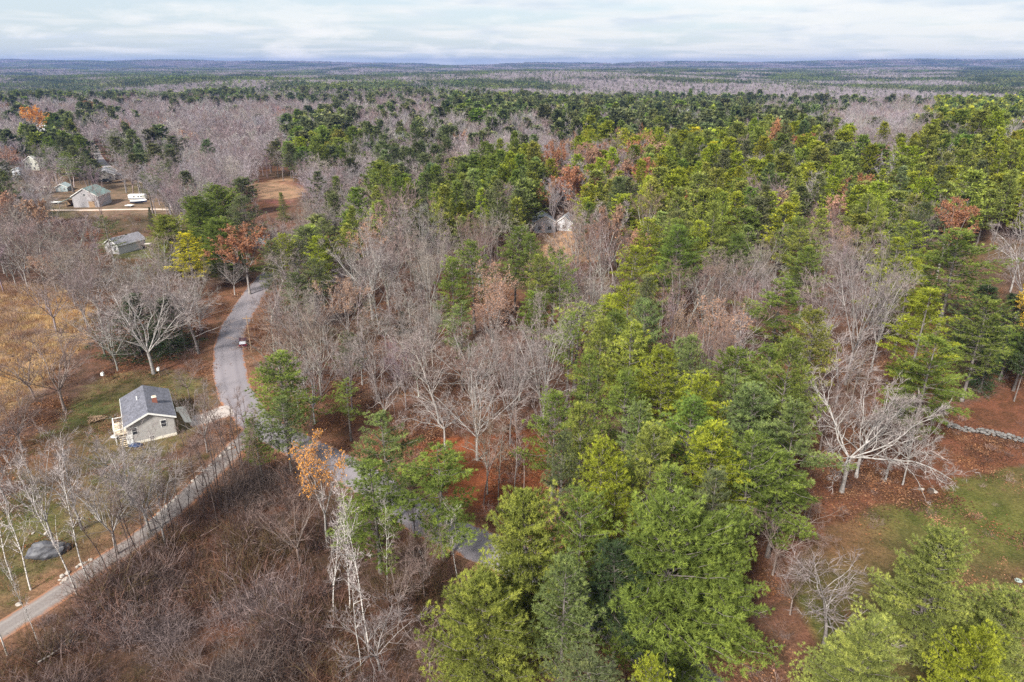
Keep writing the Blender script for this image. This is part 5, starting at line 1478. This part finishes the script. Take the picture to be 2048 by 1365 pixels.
# --- the grey-roofed house
def main_house():
    FL = at(246, 853, 4.1); FR = at(352, 832, 4.1)
    vx, vy = FR[0] - FL[0], FR[1] - FL[1]
    w = math.hypot(vx, vy) - .9; a = math.atan2(vy, vx) + R(3.5)
    BL = at(232, 796, 4.1)
    d = math.hypot(BL[0] - FL[0], BL[1] - FL[1]) - .9
    print('house', w, d, math.degrees(a))
    cx, cy = (FL[0] + FR[0]) / 2, (FL[1] + FR[1]) / 2
    e = empty('house', (cx - math.sin(a) * .45, cy + math.cos(a) * .45, -.02), a)
    tag(e, 'single-storey house with a dark grey shingle gable roof and brick chimney on the lawn', 'house')
    sid = siding_mat('tan_siding', (.38, .365, .35)); sh = shingle_mat('grey_shingles', (.125, .125, .150))
    r = gable(e, w, d, 3.9, 5.5, sid, sh, windows=[(2.0, 2.3, .8, 1.2), (-2.6, 2.0, .8, 1.2), (-.2, .45, .6, .5)], doors=[(-3.6, 1.0, 2.1, M['white'])])
    BX().box(-w / 2 - .03, w / 2 + .03, -.03, d + .03, 0, .55).build('foundation', M['concrete'], e)
    ch = BX().box(1.0, 1.8, d * .38, d * .38 + .7, 4.2, 6.1).build('chimney', M['brick'], r)
    BX().box(1.0, 1.8, d * .38 - .03, d * .38 + .77, 6.102, 6.2).build('chimney_cap', M['concrete'], ch)
    BX().box(1.15, 1.65, d * .38 + .15, d * .38 + .55, 6.202, 6.34).build('flue', M['deckwood'], ch)
    BX().tube((-1.3, d * .62, 4.6), (-1.3, d * .62, 5.8), .11).build('vent_pipe', M['white'], r)
    dk = BX().box(-w / 2 - 2.1, -w / 2 - .03, 1.2, 6.3, 1.9, 2.05)
    dk.build('deck', M['deckwood'], e)
    rl = BX()
    for yy in np.linspace(1.25, 6.25, 6): rl.box(-w / 2 - 2.08, -w / 2 - 1.96, yy - .06, yy + .06, 0, 3.0)
    rl.box(-w / 2 - 2.1, -w / 2 - 1.94, 1.2, 6.3, 3.002, 3.1)
    rl.box(-w / 2 - 2.1, -w / 2 - .05, 1.18, 1.3, 2.9, 3.0).box(-w / 2 - 2.1, -w / 2 - .05, 6.2, 6.32, 2.9, 3.0).box(-w / 2 - 2.1, -w / 2 - .05, 3.6, 3.72, 2.9, 3.0)
    rl.build('railing', M['white'], e)
    st = BX()
    for i_ in range(6): st.box(-w / 2 - 1.4, -w / 2 - .4, .3 + i_ * .28 - .9, .56 + i_ * .28 - .9, .3 + i_ * .26, .36 + i_ * .26)
    st.build('step', M['deckwood'], e)
    for s_ in (-1, 1):
        BX().tube((s_ * (w / 2 + .07), .12, .1), (s_ * (w / 2 + .07), .12, 3.55), .05, 6).build('downspout', M['white'], e)
    BX().box(-.5, .5, d * .62, d * .62 + .35, 5.12, 5.5).build('ridge_vent', M['rubber'], r)
    sw = BX()
    for yy in (2.2, 6.0, 9.0): sw.box(w / 2 + .002, w / 2 + .06, yy - .6, yy + .6, 1.7, 2.9)
    sw.build('side_window', M['white'], e)
    return e, w, d, a, cx, cy
HOUSE = main_house()
def flat_thing(name, uv, h, m, label, cat, kind=None, group=None):
    P = [at(u, v) for u, v in uv]
    cx = sum(p[0] for p in P) / len(P); cy = sum(p[1] for p in P) / len(P); z = min(p[2] for p in P)
    b = BX(); n = len(P)
    b.v = [(p[0] - cx, p[1] - cy, -.1) for p in P] + [(p[0] - cx, p[1] - cy, h) for p in P]
    b.f = [tuple(range(n))[::-1], tuple(range(n, 2 * n))] + [(i, (i + 1) % n, n + (i + 1) % n, n + i) for i in range(n)]
    o = b.build(name, m, None, (cx, cy, z))
    return tag(o, label, cat, group, kind)
flat_thing('patio', [(352, 816), (371, 814), (384, 846), (370, 846), (358, 826), (352, 824)], .14, M['concrete'], None, None, 'structure')
def plain_house(name, u, v, rz, w, d, eave, ridge, wc, rc, label, cat='house', windows=(), doors=(), over=.4, group=None, metal=False):
    x, y, z = at(u, v)
    e = empty(name, (x, y, z - .1), rz)
    wm = siding_mat(name + '_siding', wc, var=.1); rm = shingle_mat(name + '_roofing', rc) if not metal else paint_mat(name + '_roofing', rc, .45, .2, var=.12, stretch=(6, .2, 1))
    gable(e, w, d, eave, ridge, wm, rm, windows=windows, doors=doors, over=over)
    tag(e, label, cat, group)
    return e
b = plain_house('barn', 174, 415, R(4), 11.5, 12, 5.2, 8.6, (.36, .345, .36), (.19, .26, .24), 'weathered white barn with a pale green roof and a low open lean-to beside the lane', 'barn', windows=[(0, 5.2, .8, 1.0)], doors=[(2.5, 2.6, 2.8, M['rustwood'])])
BX().prism([(-12.5, 2.0), (-5.78, 4.6), (-5.78, 4.8), (-12.5, 2.2)], -.2, 8).build('lean_to_roof', paint_mat('lean_to_roofing', (.27, .34, .32), .6), b)
lp = BX()
for xx in (-12.2, -9.2): lp.box(xx - .1, xx + .1, 0, .2, 0, 2.15)
lp.box(-12.3, -5.8, 7.6, 7.8, 0, 2.1).build('lean_to_frame', M['rustwood'], b)
plain_house('gabled_house', 66, 341, R(-12), 11, 13, 5.4, 8.6, (.42, .42, .37), (.30, .29, .27), 'grey gabled two-storey house half hidden behind pines beside the white shed', windows=[(-3.2, 3.2, 1.2, 1.4), (0, 3.2, 1.2, 1.4), (3.2, 3.2, 1.2, 1.4), (-2, .7, 1.2, 1.5), (1.6, .7, 1.2, 1.5)])
plain_house('long_barn', 213, 362, R(28), 9, 22, 3.2, 5.2, (.62, .56, .52), (.56, .53, .54), 'long low barn with a pale metal roof streaked with brown leaves', 'barn', windows=[(2.2, 1.2, 1.0, 1.0)], metal=True)
plain_house('shed', 124, 384, R(14), 5.5, 7, 2.4, 3.9, (.38, .45, .46), (.40, .48, .49), 'small shed with a pale blue-green roof behind the weathered barn', 'shed', windows=[(1.4, 1.0, .7, .8)], doors=[(-1, 1.2, 1.9, M['white'])])
plain_house('edge_house', 4, 428, R(20), 8, 9, 3.2, 5.2, (.58, .55, .58), (.50, .48, .50), 'pale grey-roofed house cut by the left edge at the lane', windows=[(1.5, 1.2, 1.0, 1.2)])
plain_house('far_house', 86, 263, R(-8), 12, 10, 5.5, 8.6, (.74, .76, .80), (.55, .56, .60), 'far white house right under the round orange-leaved tree', windows=[(-3.5, 3.4, 1.5, 1.4), (0, 3.4, 1.5, 1.4), (3.5, 3.4, 1.5, 1.4), (-3.5, .8, 1.5, 1.4), (0, .8, 1.5, 1.4), (3.5, .8, 1.5, 1.4)])
plain_house('white_house', 226, 508, R(-24), 6.6, 11, 3.4, 5.4, (.50, .49, .50), (.22, .21, .23), 'white house with a grey gable roof among bare trees near the golden pine', windows=[(-1.4, 1.4, 1.0, 1.2), (1.6, 1.4, 1.0, 1.2)])
plain_house('garage', 1090, 466, R(5), 8, 10, 4.2, 6.6, (.60, .62, .68), (.42, .44, .49), 'white building with a pale roof showing between pine trunks', 'building', windows=[(-2, 1.2, 1.2, 1.4), (1.8, 1.2, 1.2, 1.4)])
plain_house('cabin', 1128, 462, R(-15), 6, 8, 3.4, 5.6, (.58, .60, .64), (.42, .43, .46), 'smaller white building just right of the one between pine trunks', 'building', windows=[(0, 1.2, 1.2, 1.2)])
plain_house('road_house', 519, 497, R(10), 5, 6, 2.4, 3.8, (.36, .36, .38), (.28, .29, .31), 'grey roof peeking out behind the rust-leaved oak at the road', 'house')
plain_house('white_shed', 33, 351, R(10), 4, 4, 3.0, 4.2, (.72, .75, .82), (.60, .63, .70), 'small white shed beside a pale trunk by the grey gabled house', 'shed', doors=[(0, 1.2, 2, M['rustwood'])])

# --- vehicles
def paint(name, c): return paint_mat(name, c, .25, .3, var=.05)
def car(u, v, rz, col, label, cat='car', name='parked_car', l=4.6, w=1.85, h=1.65, group=None, wagon=True):
    x, y, z = at(u, v)
    e = empty(name, (x, y, z + .02), rz)
    bm = paint(name + '_paint', col)
    # body: side outline pushed across; x is forward
    b = BX()
    out = [(-l / 2, .35), (-l / 2 + .05, .95), (-l / 2 + .15, 1.0), (l / 2 - 1.15, 1.0), (l / 2 - .15, .82), (l / 2, .6), (l / 2 - .02, .35)]
    o = b.prism(out, -w / 2, w / 2).build('body', bm, e, bevel=.07)
    c = BX(); t = .16
    lx0, lx1 = -l / 2 + .12, l / 2 - 1.05
    rx0, rx1 = (-l / 2 + .5, l / 2 - 1.95) if wagon else (-l / 2 + 1.1, l / 2 - 2.0)
    P = [(lx0, -w / 2 + .05, 1.0), (lx1, -w / 2 + .05, 1.0), (lx1, w / 2 - .05, 1.0), (lx0, w / 2 - .05, 1.0),
         (rx0, -w / 2 + t, h - .05), (rx1, -w / 2 + t, h - .05), (rx1, w / 2 - t, h - .05), (rx0, w / 2 - t, h - .05)]
    c.hull8(P).build('window', M['glass'], e)
    BX().box(rx0 - .03, rx1 + .03, -w / 2 + t - .03, w / 2 - t + .03, h - .048, h + .03).build('roof', bm, e, bevel=.03)
    pl = BX()
    for sx in (lx0 + .1, lx1 - .55):
        pass
    for xx in (-l / 2 + .85, l / 2 - .9):
        for s_ in (-1, 1):
            wh = BX().tube((xx, s_ * (w / 2 - .2), .34), (xx, s_ * (w / 2 + .03), .34), .34, 14).build('wheel', M['rubber'], e)
            BX().tube((xx, s_ * (w / 2 + .031), .34), (xx, s_ * (w / 2 + .045), .34), .2, 10).build('rim', M['white'], wh)
    for s_ in (-1, 1):
        BX().box(-l / 2 - .02, -l / 2 + .06, s_ * (w / 2 - .2) - .14, s_ * (w / 2 - .2) + .14, .68, .9).build('tail_light', paint('red_lens', (.35, .02, .02)), e)
        BX().box(l / 2 - .2, l / 2 + .01, s_ * (w / 2 - .3) - .2, s_ * (w / 2 - .3) + .2, .6, .76).build('headlight', M['white'], e)
    tag(e, label, cat, group)
    return e, (lx0, lx1, rx0, rx1, h, w)
def heading(u0, v0, u1, v1):
    a = at(u0, v0); b2 = at(u1, v1); return math.atan2(b2[1] - a[1], b2[0] - a[0])
e, q = car(487, 690, heading(482, 720, 487, 655), (.10, .025, .045), 'dark maroon hatchback with a silver rear window parked beside the bending road')
BX().hull8([(-2.22, -.72, 1.02), (-2.20, -.72, 1.02), (-2.20, .72, 1.02), (-2.22, .72, 1.02), (-1.83, -.66, 1.58), (-1.81, -.66, 1.58), (-1.81, .66, 1.58), (-1.83, .66, 1.58)]).build('rear_window', paint_mat('silver_glass', (.55, .57, .6), .2, .2), e)
car(199, 365, R(15), (.06, .07, .09), 'dark car parked in front of the long pale-roofed barn', group='cars by the barns')
car(214, 364, R(-10), (.03, .03, .035), 'black car beside the dark car at the long barn', group='cars by the barns')
def trailer(u, v, rz, l, w, h, label, name, cat, roofm=None, stripe=None):
    x, y, z = at(u, v); e = empty(name, (x, y, z + .02), rz)
    BX().prism([(-l / 2, .6), (l / 2, .6), (l / 2, h * .75), (l / 2 - .5, h), (-l / 2 + .2, h), (-l / 2, h - .2)], -w / 2, w / 2).build('body', M['white'], e, bevel=.08)
    BX().box(-l / 2 + .02, l / 2 - .3, -w / 2 - .02, -w / 2 - .002, .9, 1.25).build('stripe', stripe or M['blue'], e)
    for xx in (-1.6, .4, 1.7): BX().box(xx, xx + .8, -w / 2 - .03, -w / 2 - .003, 1.6, 2.2).build('window', M['glass'], e)
    for s_ in (-1, 1):
        for xx in (-l * .2, l * .25): BX().tube((xx, s_ * (w / 2 - .25), .35), (xx, s_ * w / 2, .35), .35, 12).build('wheel', M['rubber'], e)
    tag(e, label, cat)
trailer(277, 401, R(4), 8.0, 2.5, 2.9, 'white camper trailer, the upper one of the two white vehicles', 'camper_trailer', 'trailer')
def boat(u, v, rz, l, w, label, col, cover):
    x, y, z = at(u, v); e = empty('boat', (x, y, z + .02), rz)
    n = 8; b = BX(); rings = []
    for i in range(n + 1):
        t = i / n; ww = w / 2 * (1 - t ** 3) * (.85 + .15 * min(1, t * 3)); xx = -l / 2 + l * t
        rings.append(len(b.v)); k = .25 * t * t
        b.v += [(xx, -ww, 1.35 + k), (xx, -ww * .6, .6 + k), (xx, 0, .45 + k * 1.6), (xx, ww * .6, .6 + k), (xx, ww, 1.35 + k)]
    for i in range(n):
        for j in range(4): b.f.append((rings[i] + j, rings[i] + j + 1, rings[i + 1] + j + 1, rings[i + 1] + j))
    b.f.append(tuple(rings[0] + j for j in range(5)))
    b.build('hull', col, e)
    c = BX(); rr = []
    for i in range(n + 1):
        t = i / n; ww = w / 2 * (1 - t ** 3) * (.85 + .15 * min(1, t * 3)) * 1.01; xx = -l / 2 + l * t; rr.append(len(c.v)); k = .25 * t * t
        c.v += [(xx, -ww, 1.37 + k), (xx, 0, 1.75 + k), (xx, ww, 1.37 + k)]
    for i in range(n):
        for j in range(2): c.f.append((rr[i] + j, rr[i + 1] + j, rr[i + 1] + j + 1, rr[i] + j + 1))
    c.f.append((rr[0], rr[0] + 1, rr[0] + 2))
    c.build('cover', cover, e)
    BX().box(-l * .25, l * .2, -.5, .5, .3, .5).build('trailer_frame', M['rubber'], e)
    tag(e, label, 'boat')
boat(279, 408, R(6), 7.5, 2.5, 'white boat with a navy hull on a trailer below the camper', M['blue'], M['white'])
boat(286, 497, R(2), 7.0, 2.0, 'upturned pale boat in the clearing by the white house', M['stone'], M['palestone'])
def panel(u, v, rz, l, w, h, label, name, cat, m):
    x, y, z = at(u, v); e = empty(name, (x, y, z + .02), rz)
    BX().box(-l / 2, l / 2, -w / 2, w / 2, h - .25, h).build('bed', m, e, bevel=.04)
    BX().box(-l / 2 + .3, l / 2 - .3, -w / 2 + .3, w / 2 - .3, h - .45, h - .252).build('frame', M['rubber'], e)
    for s_ in (-1, 1): BX().tube((0, s_ * (w / 2 - .2), .3), (0, s_ * w / 2, .3), .3, 10).build('wheel', M['rubber'], e)
    tag(e, label, cat)
panel(112, 408, R(12), 5.2, 2.6, .9, 'flat white trailer bed on the grass left of the weathered barn', 'flat_trailer', 'trailer', M['white'])
panel(260, 414, R(-10), 3.4, 2.4, .8, 'small white trailer beside the lane under the white boat', 'utility_trailer', 'trailer', M['white'])
car(212, 404, R(20), (.34, .36, .36), 'pale grey-green car between the weathered barn and the camper', group='cars by the barns')
panel(92, 378, R(5), 4.5, 2.0, 1.0, 'low pale trailer left of the blue-green roofed shed', 'lumber_trailer', 'trailer', M['concrete'])

# ------------------------------------------------------------------ stones, logs, small things
def rock_mesh(seed, sx, sy, sz, sub=2):
    import bmesh
    bm = bmesh.new(); bmesh.ops.create_icosphere(bm, subdivisions=sub, radius=1)
    off = Vector((seed * 3.1, seed * 1.7, seed))
    for v_ in bm.verts:
        k = 1 + .38 * mnoise.noise(v_.co * 1.1 + off) + .16 * mnoise.noise(v_.co * 2.7 + off)
        v_.co *= k
        v_.co.x *= sx; v_.co.y *= sy; v_.co.z *= sz
        if v_.co.z < -.35 * sz: v_.co.z = -.35 * sz
    me = bpy.data.meshes.new('boulder'); bm.to_mesh(me); bm.free()
    return me
RK = [rock_mesh(i, .55, .45, .38) for i in range(5)]
for me in RK: me.materials.append(M['palestone'])
rocks = [(v, u) for u, v in [(425, 938), (412, 948), (400, 960), (391, 968), (383, 977), (360, 1000), (352, 1008), (345, 1013), (338, 1019), (331, 1025), (322, 1034), (315, 1042), (306, 1052), (466, 902), (457, 910), (447, 918),
                             (186, 1126), (176, 1132), (168, 1135), (160, 1140), (140, 1152), (130, 1158), (125, 1166), (137, 1165), (128, 1172), (43, 1215), (71, 1073), (100, 1073)]]
rocks.sort(reverse=True)
BW = ['', 'second ', 'third ', 'fourth ', 'fifth ', 'sixth ', 'seventh ', 'eighth ', 'ninth ', 'tenth ', 'eleventh ', 'twelfth ', 'thirteenth ', 'fourteenth ', 'fifteenth ', 'sixteenth ', 'seventeenth ', 'eighteenth ', 'nineteenth ', 'twentieth ', 'twenty-first ', 'twenty-second ', 'twenty-third ', 'twenty-fourth ', 'twenty-fifth ', 'twenty-sixth ', 'twenty-seventh ', 'twenty-eighth ']
for i, (v, u) in enumerate(rocks):
    x, y, z = at(u - 5, v - 5)
    o = link('boulder', RK[i % 5], None, (x, y, z + .06)); o.rotation_euler = (0, 0, random.uniform(0, 6)); k = random.uniform(.35, .8); o.scale = (k, k, k)
    tag(o, f'pale boulder edging the gravel track, {BW[i].strip() or "first"} from the bottom of the row', 'boulder', 'pale boulders edging the gravel track')
me = rock_mesh(17, 2.6, 1.3, 1.5, 4); me.materials.append(M['darkstone'])
x, y, z = at(97, 1108); o = link('dark_boulder', me, None, (x, y, z + .3)); o.rotation_euler = (0, 0, .35)
tag(o, 'large dark grey boulder on the grass between the white birches', 'boulder')
# stone wall: many field stones laid in one wall
def stone_wall(px, label, hgt=.8):
    W_ = resample([at(u, v)[:2] for u, v in px], .55)
    g = random.Random(3); mb = MB()
    prot = []
    for i in range(6):
        m_ = rock_mesh(40 + i, .42, .34, .26, 1)
        prot.append((np.array([v_.co[:] for v_ in m_.vertices]), np.array([p.vertices[:] for p in m_.polygons])))
    for i, (x, y) in enumerate(W_):
        for lay in range(3):
            for s_ in (-.3, .3):
                if g.random() < (.06 + .16 * lay): continue
                V_, F_ = prot[g.randrange(6)]
                a = g.uniform(0, 6.28); k = g.uniform(.7, 1.25)
                R_ = np.array([[math.cos(a), -math.sin(a), 0], [math.sin(a), math.cos(a), 0], [0, 0, 1]])
                mb.add((V_ * k) @ R_.T + np.array([x + g.uniform(-.25, .25), y + s_ + g.uniform(-.15, .15), terf(x, y) + .15 + lay * .27]), F_)
    me = mb.mesh('stone_wall', [M['stone']])
    o = link('stone_wall', me); tag(o, label, 'wall')
stone_wall([(1895, 853), (1925, 862), (1960, 866), (2000, 874), (2048, 884), (2110, 898)], 'old dry field-stone wall crossing the leaf-covered slope at the right')
# logs
def log(u0, v0, u1, v1, r, label, m, z0=.25, z1=.25, name='fallen_log'):
    a = at(u0, v0); b2 = at(u1, v1); e = empty(name, (a[0], a[1], a[2]))
    d = Vector((b2[0] - a[0], b2[1] - a[1], b2[2] - a[2] + z1 - z0))
    mb = []; p = Vector((0, 0, z0)); n = 6
    for i in range(n):
        q = Vector((0, 0, z0)) + d * ((i + 1) / n) + Vector((random.uniform(-.1, .1), random.uniform(-.1, .1), random.uniform(-.05, .05)))
        mb.append([*p, *q, r * (1 - .1 * i), r * (1 - .1 * (i + 1))]); p = q
    w = MB(); tubes(w, mb, 7); link('trunk', w.mesh('log', [m]), e).color = (.5, .45, .42, 1)
    br = []
    for i in range(7):
        t = random.uniform(.35, 1); p = Vector((0, 0, z0)) + d * t; q = p + Vector((random.uniform(-1.4, 1.4), random.uniform(-1.4, 1.4), random.uniform(.1, 1)))
        br.append([*p, *q, r * .3, r * .1])
    w = MB(); tubes(w, br, 3); link('branches', w.mesh('log_branches', [m]), e).color = (.5, .45, .42, 1)
    tag(e, label, 'log')
log(820, 1152, 846, 1140, .22, 'pale broken log lying below the paved road by the dark trunk', M['twig_f'])
log(76, 1330, 150, 1282, .13, 'long pale fallen stem in the scrub at the bottom left', M['birch'])
log(445, 1090, 505, 1092, .10, 'thin pale fallen stem in the scrub below the track', M['birch'])
log(838, 1098, 862, 1160, .10, 'thin pale leaning stem beside the broken log', M['birch'])
log(1862, 905, 1895, 925, .2, 'short dark log lying on the leaves by the big pine trunk', M['twig_f'])
# stump with pale stones on the leaf slope, brush pile, dish, bird boxes, lids
x, y, z = at(1860, 985); e = empty('tree_stump', (x, y, z))
BX().tube((0, 0, -.1), (0, 0, .55), .55, 12, .42).build('stump', paint_mat('dark_stump', (.09, .06, .045), .9, var=.4), e)
for i, (dx, dy) in enumerate(((-1.0, .6), (.75, -.1), (.6, .55))):
    m_ = rock_mesh(60 + i, .42, .3, .3); m_.materials.append(M['palestone']); o = link('boulder', m_, None, (x + dx, y + dy, z + .1))
    tag(o, ['pale stone left of the dark stump on the leaf slope', 'grey stone touching the dark stump on the leaf slope', 'grey stone behind the dark stump on the leaf slope'][i], 'boulder', 'stones around the dark stump')
tag(e, 'dark tree stump with pale stones beside it on the leaf slope', 'stump')
def pile(u, v, label, n=26, s=1.2):
    x, y, z = at(u, v); w = MB(); sg = []
    for i in range(n):
        p = Vector((random.gauss(0, s * .5), random.gauss(0, s * .35), random.uniform(.1, .7))); a = random.uniform(0, 6.28); q = Vector((math.cos(a), math.sin(a), random.uniform(-.2, .3))) * random.uniform(.5, 1.1)
        sg.append([*(p - q), *(p + q), .12, .07])
    tubes(w, sg, 6); o = link('brush_pile', w.mesh('brush_pile', [M['rustwood']]), None, (x, y, z)); tag(o, label, 'brush pile')
pile(194, 842, 'heap of cut branches on the lawn left of the house', s=1.6)
x, y, z = at(232, 880); e = empty('garden_table', (x, y, z + .02))
BX().tube((0, 0, .7), (0, 0, .76), .7, 16).build('top', M['white'], e); BX().tube((0, 0, 0), (0, 0, .698), .06, 8).build('leg', M['rubber'], e)
tag(e, 'round white table standing below the deck of the grey-roofed house', 'table')
x, y, z = at(272, 893); me_ = rock_mesh(77, 1.1, .7, .45, 3); me_.materials.append(M['blue']); o = link('covered_heap', me_, None, (x, y, z + .15)); tag(o, 'heap under a dark blue tarp at the front wall of the house', 'tarp')
def box_on_post(u, v, label):
    x, y, z = at(u, v); e = empty('nest_box', (x, y, z))
    BX().tube((0, 0, 0), (0, 0, 1.6), .06, 6).build('post', M['rustwood'], e)
    BX().prism([(-.25, 1.602), (.25, 1.602), (.25, 2.15), (0, 2.4), (-.25, 2.15)], -.25, .25).build('box', M['white'], e)
    tag(e, label, 'nest box')
box_on_post(209, 765, 'white nest box on a post at the wood edge left of the big grey tree')
box_on_post(320, 755, 'white nest box on a post at the wood edge right of the big grey tree')
x, y, z = at(2036, 1163); e = empty('well_cover', (x, y, z)); BX().tube((0, 0, -.05), (0, 0, .16), .5, 18, .45).build('lid', paint_mat('green_lid', (.30, .36, .32), .6), e)
BX().tube((0, 0, .162), (0, 0, .22), .08, 8).build('handle', M['rubber'], e); tag(e, 'pale green round well cover on the lawn near the right edge', 'well cover')
# utility pole by the road
x, y, z = at(503, 705); e = empty('utility_pole', (x, y, z))
BX().tube((0, 0, -.2), (.15, 0, 9.0), .12, 8, .09).build('pole', M['rustwood'], e)
BX().box(-.8, 1.0, -.06, .06, 8.3, 8.42).build('crossarm', M['rustwood'], e)
tag(e, 'slim brown utility pole behind the maroon hatchback', 'utility pole')

# ------------------------------------------------------------------ haze
hz = mat('haze_air'); t = hz.node_tree
pv = N(t, 'ShaderNodeVolumePrincipled'); pv.inputs['Color'].default_value = (.27, .40, .80, 1); pv.inputs['Density'].default_value = 7.5e-5; pv.inputs['Anisotropy'].default_value = .2
ou = t.nodes.new('ShaderNodeOutputMaterial'); L(t, pv.outputs[0], ou.inputs['Volume'])
hb = BX().box(-16200, 16200, -16200, 16200, -90, 128).build('haze', hz)
tag(hb, 'thin blue haze of the distant air', kind='stuff')
print('objects', len(bpy.data.objects))
